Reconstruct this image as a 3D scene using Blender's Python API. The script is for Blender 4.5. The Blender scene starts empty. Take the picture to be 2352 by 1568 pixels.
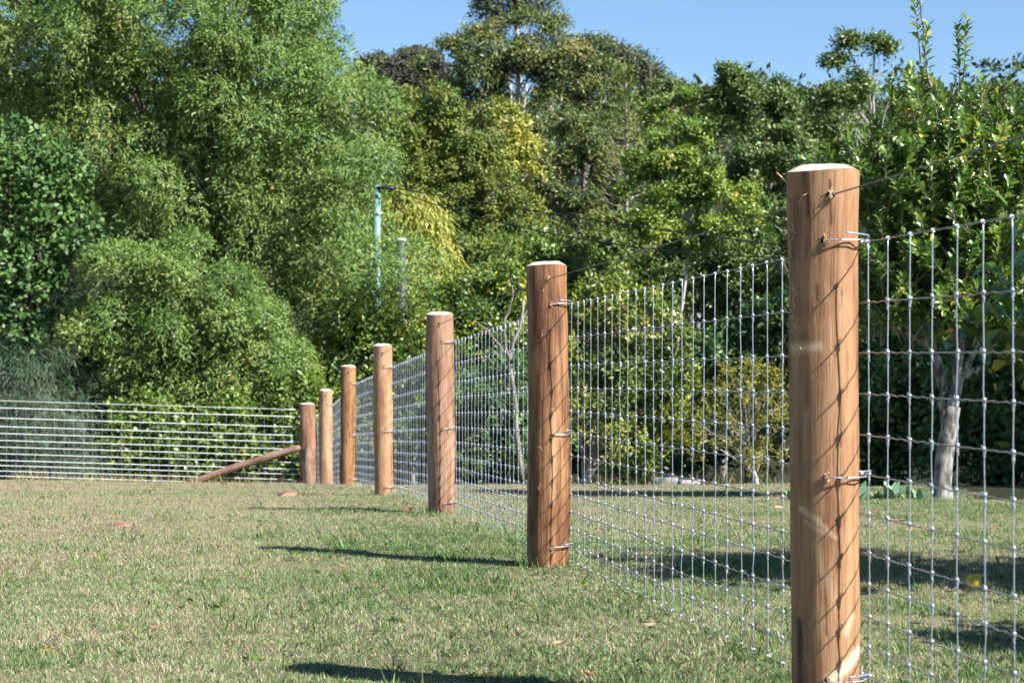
import bpy, math, random
import numpy as np
from mathutils import Vector, Matrix

sc = bpy.context.scene
COL = sc.collection
R = math.radians
rng = np.random.default_rng(11)
random.seed(5)

# ------------------------------------------------------------------ camera
F = 4100.0            # focal length in units of a 2352 x 1568 picture
CX, CY = 1176.0, 784.0
cam = bpy.data.cameras.new('camera')
cam.sensor_width = 36.0
cam.lens = F / 2352.0 * 36.0
cam.clip_start = 0.1
cam.clip_end = 2000
cam.dof.use_dof = True
cam.dof.focus_distance = 8.0
cam.dof.aperture_fstop = 7.5
camo = bpy.data.objects.new('camera', cam)
COL.objects.link(camo)
camo.rotation_euler = (R(90), 0, 0)
sc.camera = camo

# ------------------------------------------------------------------ sky, sun, exposure
SUN_AZ, SUN_EL = 122.0, 40.8      # clockwise from +Y (the view direction), elevation
w = bpy.data.worlds.new('World')
sc.world = w
w.use_nodes = True
wn = w.node_tree
sky = wn.nodes.new('ShaderNodeTexSky')
sky.sky_type = 'NISHITA'
sky.sun_disc = False
sky.sun_elevation = R(SUN_EL)
sky.sun_rotation = R(SUN_AZ)
sky.altitude = 0
sky.air_density = 1.0
sky.dust_density = 0.0
sky.ozone_density = 6.0
wn.links.new(sky.outputs[0], wn.nodes['Background'].inputs[0])
wn.nodes['Background'].inputs[1].default_value = 0.057
sun = bpy.data.lights.new('sun', 'SUN')
sun.energy = 4.6
sun.angle = R(0.53)
sun.color = (1.0, 0.965, 0.91)
suno = bpy.data.objects.new('sun', sun)
COL.objects.link(suno)
sd = Vector((math.sin(R(SUN_AZ)) * math.cos(R(SUN_EL)), math.cos(R(SUN_AZ)) * math.cos(R(SUN_EL)), math.sin(R(SUN_EL))))
suno.rotation_euler = sd.to_track_quat('Z', 'Y').to_euler()
suno.location = (20, -15, 25)

vs = sc.view_settings
vs.view_transform = 'Standard'
vs.look = 'None'
vs.gamma = 1.0
vs.use_curve_mapping = False
vs.exposure = 1.55
sc.cycles.use_denoising = True
sc.cycles.max_bounces = 4
sc.cycles.use_adaptive_sampling = True
sc.cycles.adaptive_threshold = 0.03
sc.cycles.adaptive_min_samples = 12
sc.cycles.transparent_max_bounces = 4


def W(px, py, d):
    """picture point at distance d -> world"""
    return np.array([(px - CX) / F * d, d, (CY - py) / F * d])


# ------------------------------------------------------------------ helpers
def tag(o, label=None, cat=None, group=None, kind=None):
    if label: o['label'] = label
    if cat: o['category'] = cat
    if group: o['group'] = group
    if kind: o['kind'] = kind
    return o


def empty(name, loc, rz=0.0):
    o = bpy.data.objects.new(name, None)
    COL.objects.link(o)
    o.location = loc
    o.rotation_euler = (0, 0, rz)
    o.empty_display_size = 0.1
    return o


def mesh_np(name, V, polys, smooth=False):
    """V (n,3); polys list of (m,k) int arrays, one per polygon size"""
    me = bpy.data.meshes.new(name)
    V = np.asarray(V, dtype=np.float32)
    me.vertices.add(len(V))
    me.vertices.foreach_set('co', V.ravel())
    polys = [np.asarray(p, dtype=np.int32) for p in polys if len(p)]
    nl = sum(p.size for p in polys)
    npoly = sum(len(p) for p in polys)
    me.loops.add(nl)
    me.loops.foreach_set('vertex_index', np.concatenate([p.ravel() for p in polys]))
    me.polygons.add(npoly)
    tot = np.concatenate([np.full(len(p), p.shape[1], dtype=np.int32) for p in polys])
    st = np.concatenate([[0], np.cumsum(tot)[:-1]]).astype(np.int32)
    me.polygons.foreach_set('loop_start', st)
    me.polygons.foreach_set('loop_total', tot)
    if smooth:
        me.polygons.foreach_set('use_smooth', np.ones(npoly, dtype=bool))
    me.update(calc_edges=True)
    return me


def face_attr(me, name, vals):
    a = me.attributes.new(name, 'FLOAT', 'FACE')
    a.data.foreach_set('value', np.asarray(vals, dtype=np.float32))


def link(name, me, mat=None, parent=None, loc=None):
    o = bpy.data.objects.new(name, me)
    COL.objects.link(o)
    if mat is not None and not me.materials:
        me.materials.append(mat)
    if parent is not None:
        o.parent = parent
    if loc is not None:
        o.location = loc
    return o


def norm(a):
    return a / np.maximum(np.linalg.norm(a, axis=-1, keepdims=True), 1e-9)


class MB:
    """collects tubes, lathes and boxes as quads/tris"""
    def __init__(s):
        s.v, s.q, s.t, s.n = [], [], [], 0

    def add(s, V, Q=None, T=None):
        V = np.asarray(V, float)
        s.v.append(V)
        if Q is not None and len(Q): s.q.append(np.asarray(Q) + s.n)
        if T is not None and len(T): s.t.append(np.asarray(T) + s.n)
        s.n += len(V)

    def tube(s, pts, rad, sides=6, cap=True):
        P = np.asarray(pts, float)
        n = len(P)
        rad = np.broadcast_to(np.asarray(rad, float), (n,))
        T = norm(np.gradient(P, axis=0))
        ref = np.array([0, 0, 1.0]) if abs(T[:, 2]).mean() < .8 else np.array([0, 1.0, 0])
        A = norm(np.cross(T, ref))
        B = np.cross(T, A)
        ang = np.arange(sides) * 2 * math.pi / sides
        ring = A[:, None, :] * np.cos(ang)[None, :, None] + B[:, None, :] * np.sin(ang)[None, :, None]
        V = (P[:, None, :] + ring * rad[:, None, None]).reshape(-1, 3)
        i = np.arange(n - 1)[:, None] * sides
        j = np.arange(sides)[None, :]
        k = (j + 1) % sides
        Q = np.stack([i + j, i + k, i + sides + k, i + sides + j], -1).reshape(-1, 4)
        T3 = []
        if cap:
            T3 = [(0, a + 1, a) for a in range(1, sides - 1)] + [((n - 1) * sides, (n - 1) * sides + a, (n - 1) * sides + a + 1) for a in range(1, sides - 1)]
        s.add(V, Q, np.array(T3) if T3 else None)

    def build(s, name, mat, parent=None, smooth=True, loc=None):
        return link(name, s.mesh(name, smooth), mat, parent, loc)

    def mesh(s, name, smooth=True):
        return mesh_np(name, np.concatenate(s.v), [np.concatenate(s.q) if s.q else [], np.concatenate(s.t) if s.t else []], smooth)


def pchip(xs, ys):
    xs = np.asarray(xs, float); ys = np.asarray(ys, float)
    h = np.diff(xs); dl = np.diff(ys) / h
    m = np.zeros_like(ys)
    m[0], m[-1] = dl[0], dl[-1]
    for i in range(1, len(xs) - 1):
        if dl[i - 1] * dl[i] > 0:
            w1 = 2 * h[i] + h[i - 1]; w2 = h[i] + 2 * h[i - 1]
            m[i] = (w1 + w2) / (w1 / dl[i - 1] + w2 / dl[i])
    def f(x):
        x = np.clip(np.asarray(x, float), xs[0], xs[-1])
        i = np.clip(np.searchsorted(xs, x) - 1, 0, len(xs) - 2)
        t = (x - xs[i]) / h[i]
        return ((2 * t ** 3 - 3 * t ** 2 + 1) * ys[i] + (t ** 3 - 2 * t ** 2 + t) * h[i] * m[i] + (-2 * t ** 3 + 3 * t ** 2) * ys[i + 1] + (t ** 3 - t ** 2) * h[i] * m[i + 1])
    return f


# ------------------------------------------------------------------ materials
def newmat(name):
    m = bpy.data.materials.new(name)
    m.use_nodes = True
    nt = m.node_tree
    nt.nodes.clear()
    out = nt.nodes.new('ShaderNodeOutputMaterial')
    b = nt.nodes.new('ShaderNodeBsdfPrincipled')
    nt.links.new(b.outputs[0], out.inputs[0])
    return m, nt, b, out


def nd(nt, typ, **kw):
    n = nt.nodes.new(typ)
    for k, v in kw.items():
        if k.startswith('i_'):
            key = k[2:]
            n.inputs[int(key) if key.isdigit() else key].default_value = v
        else:
            setattr(n, k, v)
    return n


def ramp(nt, stops, fac=None, interp='LINEAR'):
    r = nt.nodes.new('ShaderNodeValToRGB')
    r.color_ramp.interpolation = interp
    el = r.color_ramp.elements
    while len(el) < len(stops):
        el.new(0.5)
    for e, (p, c) in zip(el, stops):
        e.position = p
        e.color = (*c, 1) if len(c) == 3 else c
    if fac is not None:
        nt.links.new(fac, r.inputs[0])
    return r


def mixc(nt, fac, a, b, mode='MIX'):
    m = nt.nodes.new('ShaderNodeMix')
    m.data_type = 'RGBA'
    m.blend_type = mode
    for sock, val in ((m.inputs[0], fac), (m.inputs[6], a), (m.inputs[7], b)):
        if isinstance(val, bpy.types.NodeSocket):
            nt.links.new(val, sock)
        elif isinstance(val, (int, float)):
            sock.default_value = val
        else:
            sock.default_value = (*val, 1)
    return m.outputs[2]


def mathn(nt, op, a, b=None, clamp=False):
    m = nt.nodes.new('ShaderNodeMath')
    m.operation = op
    m.use_clamp = clamp
    for i, val in enumerate((a, b)):
        if val is None: continue
        if isinstance(val, bpy.types.NodeSocket):
            nt.links.new(val, m.inputs[i])
        else:
            m.inputs[i].default_value = val
    return m.outputs[0]


def noise(nt, vec, scale, detail=4, rough=.55, dim='3D'):
    n = nt.nodes.new('ShaderNodeTexNoise')
    n.noise_dimensions = dim
    n.inputs['Scale'].default_value = scale
    n.inputs['Detail'].default_value = detail
    n.inputs['Roughness'].default_value = rough
    if vec is not None:
        nt.links.new(vec, n.inputs['Vector'])
    return n.outputs[0]


GAIN = 1.12


def leaf_mat(name, stops, rough=.5, spec=.35, trans=.3, big=.5, amp=.6):
    """stops: colour ramp over the per-leaf random number; a slow world noise shifts whole boughs"""
    m, nt, b, out = newmat(name)
    at = nd(nt, 'ShaderNodeAttribute', attribute_name='rnd')
    geo = nd(nt, 'ShaderNodeNewGeometry')
    n = noise(nt, geo.outputs['Position'], big, 3)
    f = mathn(nt, 'ADD', at.outputs['Fac'], mathn(nt, 'MULTIPLY', mathn(nt, 'SUBTRACT', n, .5), amp), clamp=True)
    stops = [(p_, tuple(x * GAIN for x in c_)) for p_, c_ in stops]
    c = ramp(nt, stops, f).outputs[0]
    nt.links.new(c, b.inputs['Base Color'])
    b.inputs['Roughness'].default_value = rough
    b.inputs['Specular IOR Level'].default_value = spec
    tr = nt.nodes.new('ShaderNodeBsdfTranslucent')
    tc = mixc(nt, .5, c, (.35, .45, .04), 'MULTIPLY')
    tc2 = mixc(nt, .6, c, tc)
    nt.links.new(mixc(nt, 1.0, c, (1.3, 1.5, .7), 'MULTIPLY'), tr.inputs[0])
    ms = nt.nodes.new('ShaderNodeMixShader')
    ms.inputs[0].default_value = trans * .75
    nt.links.new(b.outputs[0], ms.inputs[1])
    nt.links.new(tr.outputs[0], ms.inputs[2])
    nt.links.new(ms.outputs[0], out.inputs[0])
    return m


def bark_mat(name, c1, c2, scale=9, patch=.5):
    m, nt, b, out = newmat(name)
    geo = nd(nt, 'ShaderNodeNewGeometry')
    mp = nd(nt, 'ShaderNodeMapping')
    mp.inputs['Scale'].default_value = (1, 1, .35)
    nt.links.new(geo.outputs['Position'], mp.inputs[0])
    n = noise(nt, mp.outputs[0], scale, 6, .65)
    c = ramp(nt, [(patch - .12, c1), (patch + .12, c2)], n).outputs[0]
    nt.links.new(c, b.inputs['Base Color'])
    b.inputs['Roughness'].default_value = .85
    bp = nd(nt, 'ShaderNodeBump', i_Strength=.6, i_Distance=.02)
    nt.links.new(n, bp.inputs['Height'])
    nt.links.new(bp.outputs[0], b.inputs['Normal'])
    return m


def wood_mat(name, dark, mid, light, marks=(), sway=1.0):
    """debarked post: UV u = metres around, v = metres from the top (negative down)"""
    m, nt, b, out = newmat(name)
    uv = nd(nt, 'ShaderNodeUVMap')
    uv.uv_map = 'UVMap'
    def mapped(su, sv, off=0.):
        mp = nd(nt, 'ShaderNodeMapping')
        mp.inputs['Scale'].default_value = (su, sv, 1)
        mp.inputs['Location'].default_value = (off, off * .7, off)
        nt.links.new(uv.outputs[0], mp.inputs[0])
        return mp.outputs[0]
    oi = nd(nt, 'ShaderNodeObjectInfo')
    seed = hash(name) % 17
    seed = sum(ord(ch) for ch in name) % 23
    warp = noise(nt, mapped(9, 2.2, seed), 1, 3)
    fine = noise(nt, mapped(230, 7, seed + 3), 1, 5, .7)
    med = noise(nt, mapped(48, 2.4, seed + 5), 1, 5, .65)
    big = noise(nt, mapped(11, 2.0, seed + 9), 1, 4, .6)
    s = mathn(nt, 'ADD', mathn(nt, 'MULTIPLY', med, .55), mathn(nt, 'MULTIPLY', big, .75))
    s = mathn(nt, 'ADD', s, mathn(nt, 'MULTIPLY', fine, .5))
    s = mathn(nt, 'SUBTRACT', s, .4)
    c = ramp(nt, [(.33, dark), (.47, mid), (.60, light)], s).outputs[0]
    # dark flecks along the grain
    fl = noise(nt, mapped(85, 9, seed + 13), 1, 3, .6)
    c = mixc(nt, mathn(nt, 'MULTIPLY', ramp(nt, [(.63, (0, 0, 0)), (.72, (1, 1, 1))], fl).outputs[0], .7), c, tuple(x * .3 for x in dark))
    # grey weather smudges
    sm = noise(nt, mapped(14, 8, seed + 21), 1, 3, .5)
    c = mixc(nt, mathn(nt, 'MULTIPLY', ramp(nt, [(.62, (0, 0, 0)), (.76, (1, 1, 1))], sm).outputs[0], .5), c, tuple(x * .45 for x in mid))
    # knots: a few rings
    vo = nd(nt, 'ShaderNodeTexVoronoi', i_Scale=1.0)
    nt.links.new(mapped(6.5, 2.6, seed + 2), vo.inputs['Vector'])
    kn = ramp(nt, [(.03, (1, 1, 1)), (.11, (0, 0, 0))], vo.outputs['Distance']).outputs[0]
    c = mixc(nt, mathn(nt, 'MULTIPLY', kn, .65), c, tuple(x * .4 for x in dark))
    sep = nd(nt, 'ShaderNodeSeparateXYZ')
    nt.links.new(uv.outputs[0], sep.inputs[0])
    rag = noise(nt, mapped(120, 120), 1, 4, .7)
    rag2 = noise(nt, mapped(160, 18), 1, 3, .7)
    for (u0, v0, u1, v1, wd, col, amt) in marks:
        # distance to a segment
        du, dv = u1 - u0, v1 - v0
        L2 = du * du + dv * dv
        pu = mathn(nt, 'SUBTRACT', sep.outputs[0], u0)
        pv = mathn(nt, 'SUBTRACT', sep.outputs[1], v0)
        t = mathn(nt, 'DIVIDE', mathn(nt, 'ADD', mathn(nt, 'MULTIPLY', pu, du), mathn(nt, 'MULTIPLY', pv, dv)), L2, clamp=True)
        eu = mathn(nt, 'SUBTRACT', pu, mathn(nt, 'MULTIPLY', t, du))
        ev = mathn(nt, 'SUBTRACT', pv, mathn(nt, 'MULTIPLY', t, dv))
        d = mathn(nt, 'SQRT', mathn(nt, 'ADD', mathn(nt, 'MULTIPLY', eu, eu), mathn(nt, 'MULTIPLY', ev, ev)))
        dd = mathn(nt, 'ADD', d, mathn(nt, 'MULTIPLY', mathn(nt, 'SUBTRACT', mathn(nt, 'ADD', mathn(nt, 'MULTIPLY', rag, .6), mathn(nt, 'MULTIPLY', rag2, .5)), .58), wd * 4.5))
        k = ramp(nt, [(0, (1, 1, 1)), (1, (0, 0, 0))], mathn(nt, 'DIVIDE', dd, wd * 1.6, clamp=True)).outputs[0]
        c = mixc(nt, mathn(nt, 'MULTIPLY', k, amt), c, col)
    nt.links.new(c, b.inputs['Base Color'])
    b.inputs['Roughness'].default_value = .6
    b.inputs['Specular IOR Level'].default_value = .3
    bp = nd(nt, 'ShaderNodeBump', i_Strength=.8, i_Distance=.005)
    nt.links.new(mathn(nt, 'ADD', mathn(nt, 'MULTIPLY', fine, .6), med), bp.inputs['Height'])
    nt.links.new(bp.outputs[0], b.inputs['Normal'])
    return m


def plain_mat(name, col, rough=.6, metal=0., var=.25, scale=30):
    m, nt, b, out = newmat(name)
    tc = nd(nt, 'ShaderNodeTexCoord')
    n = noise(nt, tc.outputs['Object'], scale, 4)
    c = ramp(nt, [(.3, tuple(x * (1 - var) for x in col)), (.7, tuple(min(1, x * (1 + var)) for x in col))], n).outputs[0]
    nt.links.new(c, b.inputs['Base Color'])
    b.inputs['Roughness'].default_value = rough
    b.inputs['Metallic'].default_value = metal
    return m


M = {}
M['galv'] = plain_mat('galvanised_wire', (.40, .44, .51), .40, .6, .12, 60)
M['galv_line'] = plain_mat('galvanised_line_wire', (.30, .29, .28), .5, .5, .2, 40)
M['strand'] = plain_mat('dull_strand_wire', (.20, .19, .19), .55, .4, .2, 40)
M['hole'] = plain_mat('drill_hole_shade', (.012, .008, .006), .9)  # near-black colour stands in for the shade inside the holes
M['cut'] = plain_mat('fresh_cut_wood', (.62, .46, .37), .75, 0, .10, 45)
M['fibre'] = plain_mat('torn_wood_fibre', (.62, .42, .25), .8)

# ------------------------------------------------------------------ terrain
FPROF = pchip([-30, 0, 5, 9, 13, 17, 21, 25, 29, 33, 42, 60, 90, 130, 165, 230, 400],
              [-1.04, -1.03, -1.05, -1.122, -1.256, -1.47, -1.70, -2.08, -2.45, -2.85, -3.3, -2.2, 3.5, 11.5, 15.5, 15.0, 8.0])


def sstep(a, b, x):
    t = np.clip((np.asarray(x, float) - a) / (b - a), 0, 1)
    return t * t * (3 - 2 * t)


def fence_x(y):
    return .871 - .175 * (np.asarray(y, float) - 5)


def ground(x, y):
    x = np.asarray(x, float); y = np.asarray(y, float)
    z = FPROF(y)
    dl = np.minimum(x - fence_x(y), 0)
    z = z + np.clip(dl, -3, 0) * .018 * (1 - sstep(6, 12, y)) - .03 * np.clip(dl, -12, 0) * sstep(16, 29, y) * (1 - sstep(45, 60, y))
    z = z + .012 * np.sin(x * 1.7 + y * .6) * np.sin(y * .9 - x * .4) + .006 * np.sin(x * 4.1) * np.sin(y * 3.3 + 1)
    # low mound under the lichen-barked tree
    z = z + .09 * np.exp(-(((x - 4.22) / 1.0) ** 2 + ((y - 17.5) / .9) ** 2))
    return z


gx = np.concatenate([np.linspace(-260, -30, 24), np.linspace(-26, 26, 130), np.linspace(30, 260, 24)])
gy = np.concatenate([np.linspace(-40, 2, 15), np.linspace(2.4, 34, 150), np.linspace(35.5, 120, 56), np.linspace(126, 400, 40)])
GX, GY = np.meshgrid(gx, gy)
GZ = ground(GX, GY)
nx, ny = len(gx), len(gy)
ii = (np.arange(ny - 1)[:, None] * nx + np.arange(nx - 1)[None, :]).ravel()
gq = np.stack([ii, ii + 1, ii + nx + 1, ii + nx], -1)
gme = mesh_np('ground', np.stack([GX, GY, GZ], -1).reshape(-1, 3), [gq], True)

# the lawn ends along this line; beyond it lies leaf litter (distance as a function of picture angle)
LAWN_EDGE = pchip([-.6, -.29, -.12, .0, .03, .10, .155, .19, .23, .287, .6], [29.6, 29.4, 28.6, 27.5, 26.5, 24.5, 22.5, 19.0, 17.6, 15.2, 14.5])


def on_lawn(x, y):
    return y < LAWN_EDGE(x / np.maximum(y, .5)) + .25 * np.sin(x * 3.1) * np.sin(x * 1.3 + 2)


def lawn_mat():
    m, nt, b, out = newmat('lawn_soil')
    geo = nd(nt, 'ShaderNodeNewGeometry')
    at = nd(nt, 'ShaderNodeAttribute', attribute_name='lawn')
    n1 = noise(nt, geo.outputs['Position'], .9, 4)
    n2 = noise(nt, geo.outputs['Position'], 38, 5, .7)
    grass = ramp(nt, [(.3, (.07, .085, .035)), (.55, (.18, .17, .09)), (.75, (.30, .26, .17))], mathn(nt, 'ADD', mathn(nt, 'MULTIPLY', n1, .5), mathn(nt, 'MULTIPLY', n2, .5))).outputs[0]
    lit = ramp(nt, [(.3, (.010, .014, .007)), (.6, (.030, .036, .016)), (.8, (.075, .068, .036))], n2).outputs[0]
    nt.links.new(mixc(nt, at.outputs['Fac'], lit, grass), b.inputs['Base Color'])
    b.inputs['Roughness'].default_value = .95
    b.inputs['Specular IOR Level'].default_value = .1
    bp = nd(nt, 'ShaderNodeBump', i_Strength=.8, i_Distance=.03)
    nt.links.new(n2, bp.inputs['Height'])
    nt.links.new(bp.outputs[0], b.inputs['Normal'])
    return m


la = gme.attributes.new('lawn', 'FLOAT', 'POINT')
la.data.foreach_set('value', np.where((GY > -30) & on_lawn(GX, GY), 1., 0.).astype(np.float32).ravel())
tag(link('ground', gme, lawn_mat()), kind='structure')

# ------------------------------------------------------------------ lawn grass (uncountable: one object)
def grass_mat():
    m, nt, b, out = newmat('grass_blades')
    at = nd(nt, 'ShaderNodeAttribute', attribute_name='rnd')
    geo = nd(nt, 'ShaderNodeNewGeometry')
    n1 = noise(nt, geo.outputs['Position'], .55, 4, .6)
    n2 = noise(nt, geo.outputs['Position'], 3.2, 4, .65)
    f = mathn(nt, 'ADD', at.outputs['Fac'], mathn(nt, 'MULTIPLY', mathn(nt, 'SUBTRACT', n1, .5), 1.45))
    f = mathn(nt, 'ADD', f, mathn(nt, 'MULTIPLY', mathn(nt, 'SUBTRACT', n2, .5), .9), clamp=True)
    # the lawn is drier on the crest and greener towards the camera and the right
    sep = nd(nt, 'ShaderNodeSeparateXYZ')
    nt.links.new(geo.outputs['Position'], sep.inputs[0])
    far = mathn(nt, 'MULTIPLY', mathn(nt, 'SUBTRACT', sep.outputs[1], 9.0), .024)
    far = mathn(nt, 'MINIMUM', far, .28)
    far = mathn(nt, 'SUBTRACT', far, mathn(nt, 'MULTIPLY', sep.outputs[0], .03))
    f = mathn(nt, 'ADD', f, far, clamp=True)
    c = ramp(nt, [(.0, (.075, .165, .045)), (.27, (.165, .275, .098)), (.50, (.275, .335, .152)), (.66, (.40, .36, .225)), (.88, (.54, .465, .335)), (1.0, (.38, .29, .21))], f).outputs[0]
    nt.links.new(c, b.inputs['Base Color'])
    b.inputs['Roughness'].default_value = .6
    b.inputs['Specular IOR Level'].default_value = .25
    tr = nt.nodes.new('ShaderNodeBsdfTranslucent')
    nt.links.new(c, tr.inputs[0])
    ms = nt.nodes.new('ShaderNodeMixShader')
    ms.inputs[0].default_value = .28
    nt.links.new(b.outputs[0], ms.inputs[1]); nt.links.new(tr.outputs[0], ms.inputs[2])
    nt.links.new(ms.outputs[0], out.inputs[0])
    return m


M['grass'] = grass_mat()
PATCH = .5


def grass_patch(k, nb, hmin, hmax, wid, green):
    x = rng.uniform(-.28, .28, nb); y = rng.uniform(-.28, .28, nb)
    # tussocky: pull some of the blades together
    cx = rng.uniform(-.28, .28, 60); cy = rng.uniform(-.28, .28, 60)
    ci = rng.integers(0, 60, nb); pull = rng.random(nb) < .45
    x = np.where(pull, cx[ci] + rng.normal(0, .018, nb), x); y = np.where(pull, cy[ci] + rng.normal(0, .018, nb), y)
    h = rng.uniform(hmin, hmax, nb) * np.where(rng.random(nb) < .06, 1.5, 1.0)
    az = rng.uniform(0, 2 * math.pi, nb)
    lean = np.abs(rng.normal(.75, .45, nb)).clip(.05, 1.45)
    d = np.stack([np.cos(az) * np.sin(lean), np.sin(az) * np.sin(lean), np.cos(lean)], -1)
    sa = az + math.pi / 2 + rng.normal(0, .8, nb)
    s = np.stack([np.cos(sa), np.sin(sa), np.zeros(nb)], -1) * (rng.uniform(.6, 1.2, nb) * wid * .5)[:, None]
    b0 = np.stack([x, y, np.full(nb, -.006)], -1)
    mid = b0 + d * (h * .55)[:, None]
    tip = b0 + d * h[:, None] * np.array([1.1, 1.1, .85])
    V = np.stack([b0 - s, b0 + s, mid + s * .8, tip, mid - s * .8], 1).reshape(-1, 3)
    i = np.arange(nb) * 5
    P5 = np.stack([i, i + 1, i + 2, i + 3, i + 4], -1)
    me = mesh_np('grass_tuft', V, [P5])
    dry = (rng.random(nb) * .95 + .02 + (ci % 7 - 3) * .035 * pull).clip(0, 1) - green
    face_attr(me, 'rnd', dry)
    me.materials.append(M['grass'])
    return me


gcol = bpy.data.collections.new('grass_tufts')
for k, (nb, a, bb, wd, gr) in enumerate([(4300, .012, .034, .0030, 0), (4300, .012, .034, .0030, .06), (4300, .010, .030, .0030, -.08), (3800, .014, .045, .0032, .14), (4300, .012, .034, .0030, -.02)]):
    go = bpy.data.objects.new('grass_tuft', grass_patch(k, nb, a, bb, wd, gr))
    gcol.objects.link(go)
pts = []
step = .46
yy = 3.6
while yy < 31:
    half = .32 * yy + .8
    xs = np.arange(-half, half, step)
    xs = xs + rng.uniform(-.06, .06, len(xs))
    ys = yy + rng.uniform(-.06, .06, len(xs))
    keep = on_lawn(xs, ys)
    pts.append(np.stack([xs[keep], ys[keep], ground(xs[keep], ys[keep])], -1))
    yy += step
pts = np.concatenate(pts)
pm = bpy.data.meshes.new('lawn_grass')
pm.vertices.add(len(pts))
pm.vertices.foreach_set('co', pts.astype(np.float32).ravel())
e = .15
nrm = norm(np.stack([-(ground(pts[:, 0] + e, pts[:, 1]) - ground(pts[:, 0] - e, pts[:, 1])) / (2 * e), -(ground(pts[:, 0], pts[:, 1] + e) - ground(pts[:, 0], pts[:, 1] - e)) / (2 * e), np.ones(len(pts))], -1))
spin = rng.uniform(0, 6.28, len(pts))
rot = np.stack([np.arcsin(-nrm[:, 1]), np.arcsin(nrm[:, 0]), spin * 0], -1)
# patch rotation = tilt after spin
eul = np.zeros((len(pts), 3), np.float32)
for i in range(len(pts)):
    q = Vector((0, 0, 1)).rotation_difference(Vector(nrm[i])) @ Matrix.Rotation(spin[i], 3, 'Z').to_quaternion()
    eul[i] = q.to_euler()
ra = pm.attributes.new('rot', 'FLOAT_VECTOR', 'POINT'); ra.data.foreach_set('vector', eul.ravel())
ia = pm.attributes.new('pick', 'INT', 'POINT'); ia.data.foreach_set('value', rng.integers(0, 5, len(pts)).astype(np.int32))
pm.materials.append(M['grass'])
lawn = tag(link('lawn_grass', pm), 'short dry couch grass of the lawn', 'grass', kind='stuff')
ng = bpy.data.node_groups.new('lawn_grass', 'GeometryNodeTree')
ng.interface.new_socket('Geometry', in_out='INPUT', socket_type='NodeSocketGeometry')
ng.interface.new_socket('Geometry', in_out='OUTPUT', socket_type='NodeSocketGeometry')
gi = ng.nodes.new('NodeGroupInput'); gout = ng.nodes.new('NodeGroupOutput')
m2p = ng.nodes.new('GeometryNodeMeshToPoints')
iop = ng.nodes.new('GeometryNodeInstanceOnPoints')
ci = ng.nodes.new('GeometryNodeCollectionInfo')
ci.inputs['Collection'].default_value = gcol
ci.inputs['Separate Children'].default_value = True
ci.inputs['Reset Children'].default_value = True
na = ng.nodes.new('GeometryNodeInputNamedAttribute'); na.data_type = 'FLOAT_VECTOR'; na.inputs[0].default_value = 'rot'
e2r = ng.nodes.new('FunctionNodeEulerToRotation')
nb_ = ng.nodes.new('GeometryNodeInputNamedAttribute'); nb_.data_type = 'INT'; nb_.inputs[0].default_value = 'pick'
iop.inputs['Pick Instance'].default_value = True
L = ng.links.new
L(gi.outputs[0], m2p.inputs[0]); L(m2p.outputs[0], iop.inputs['Points']); L(ci.outputs[0], iop.inputs['Instance'])
L(na.outputs[0], e2r.inputs[0]); L(e2r.outputs[0], iop.inputs['Rotation']); L(nb_.outputs[0], iop.inputs['Instance Index'])
L(iop.outputs[0], gout.inputs[0])
md = lawn.modifiers.new('scatter', 'NODES'); md.node_group = ng

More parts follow.
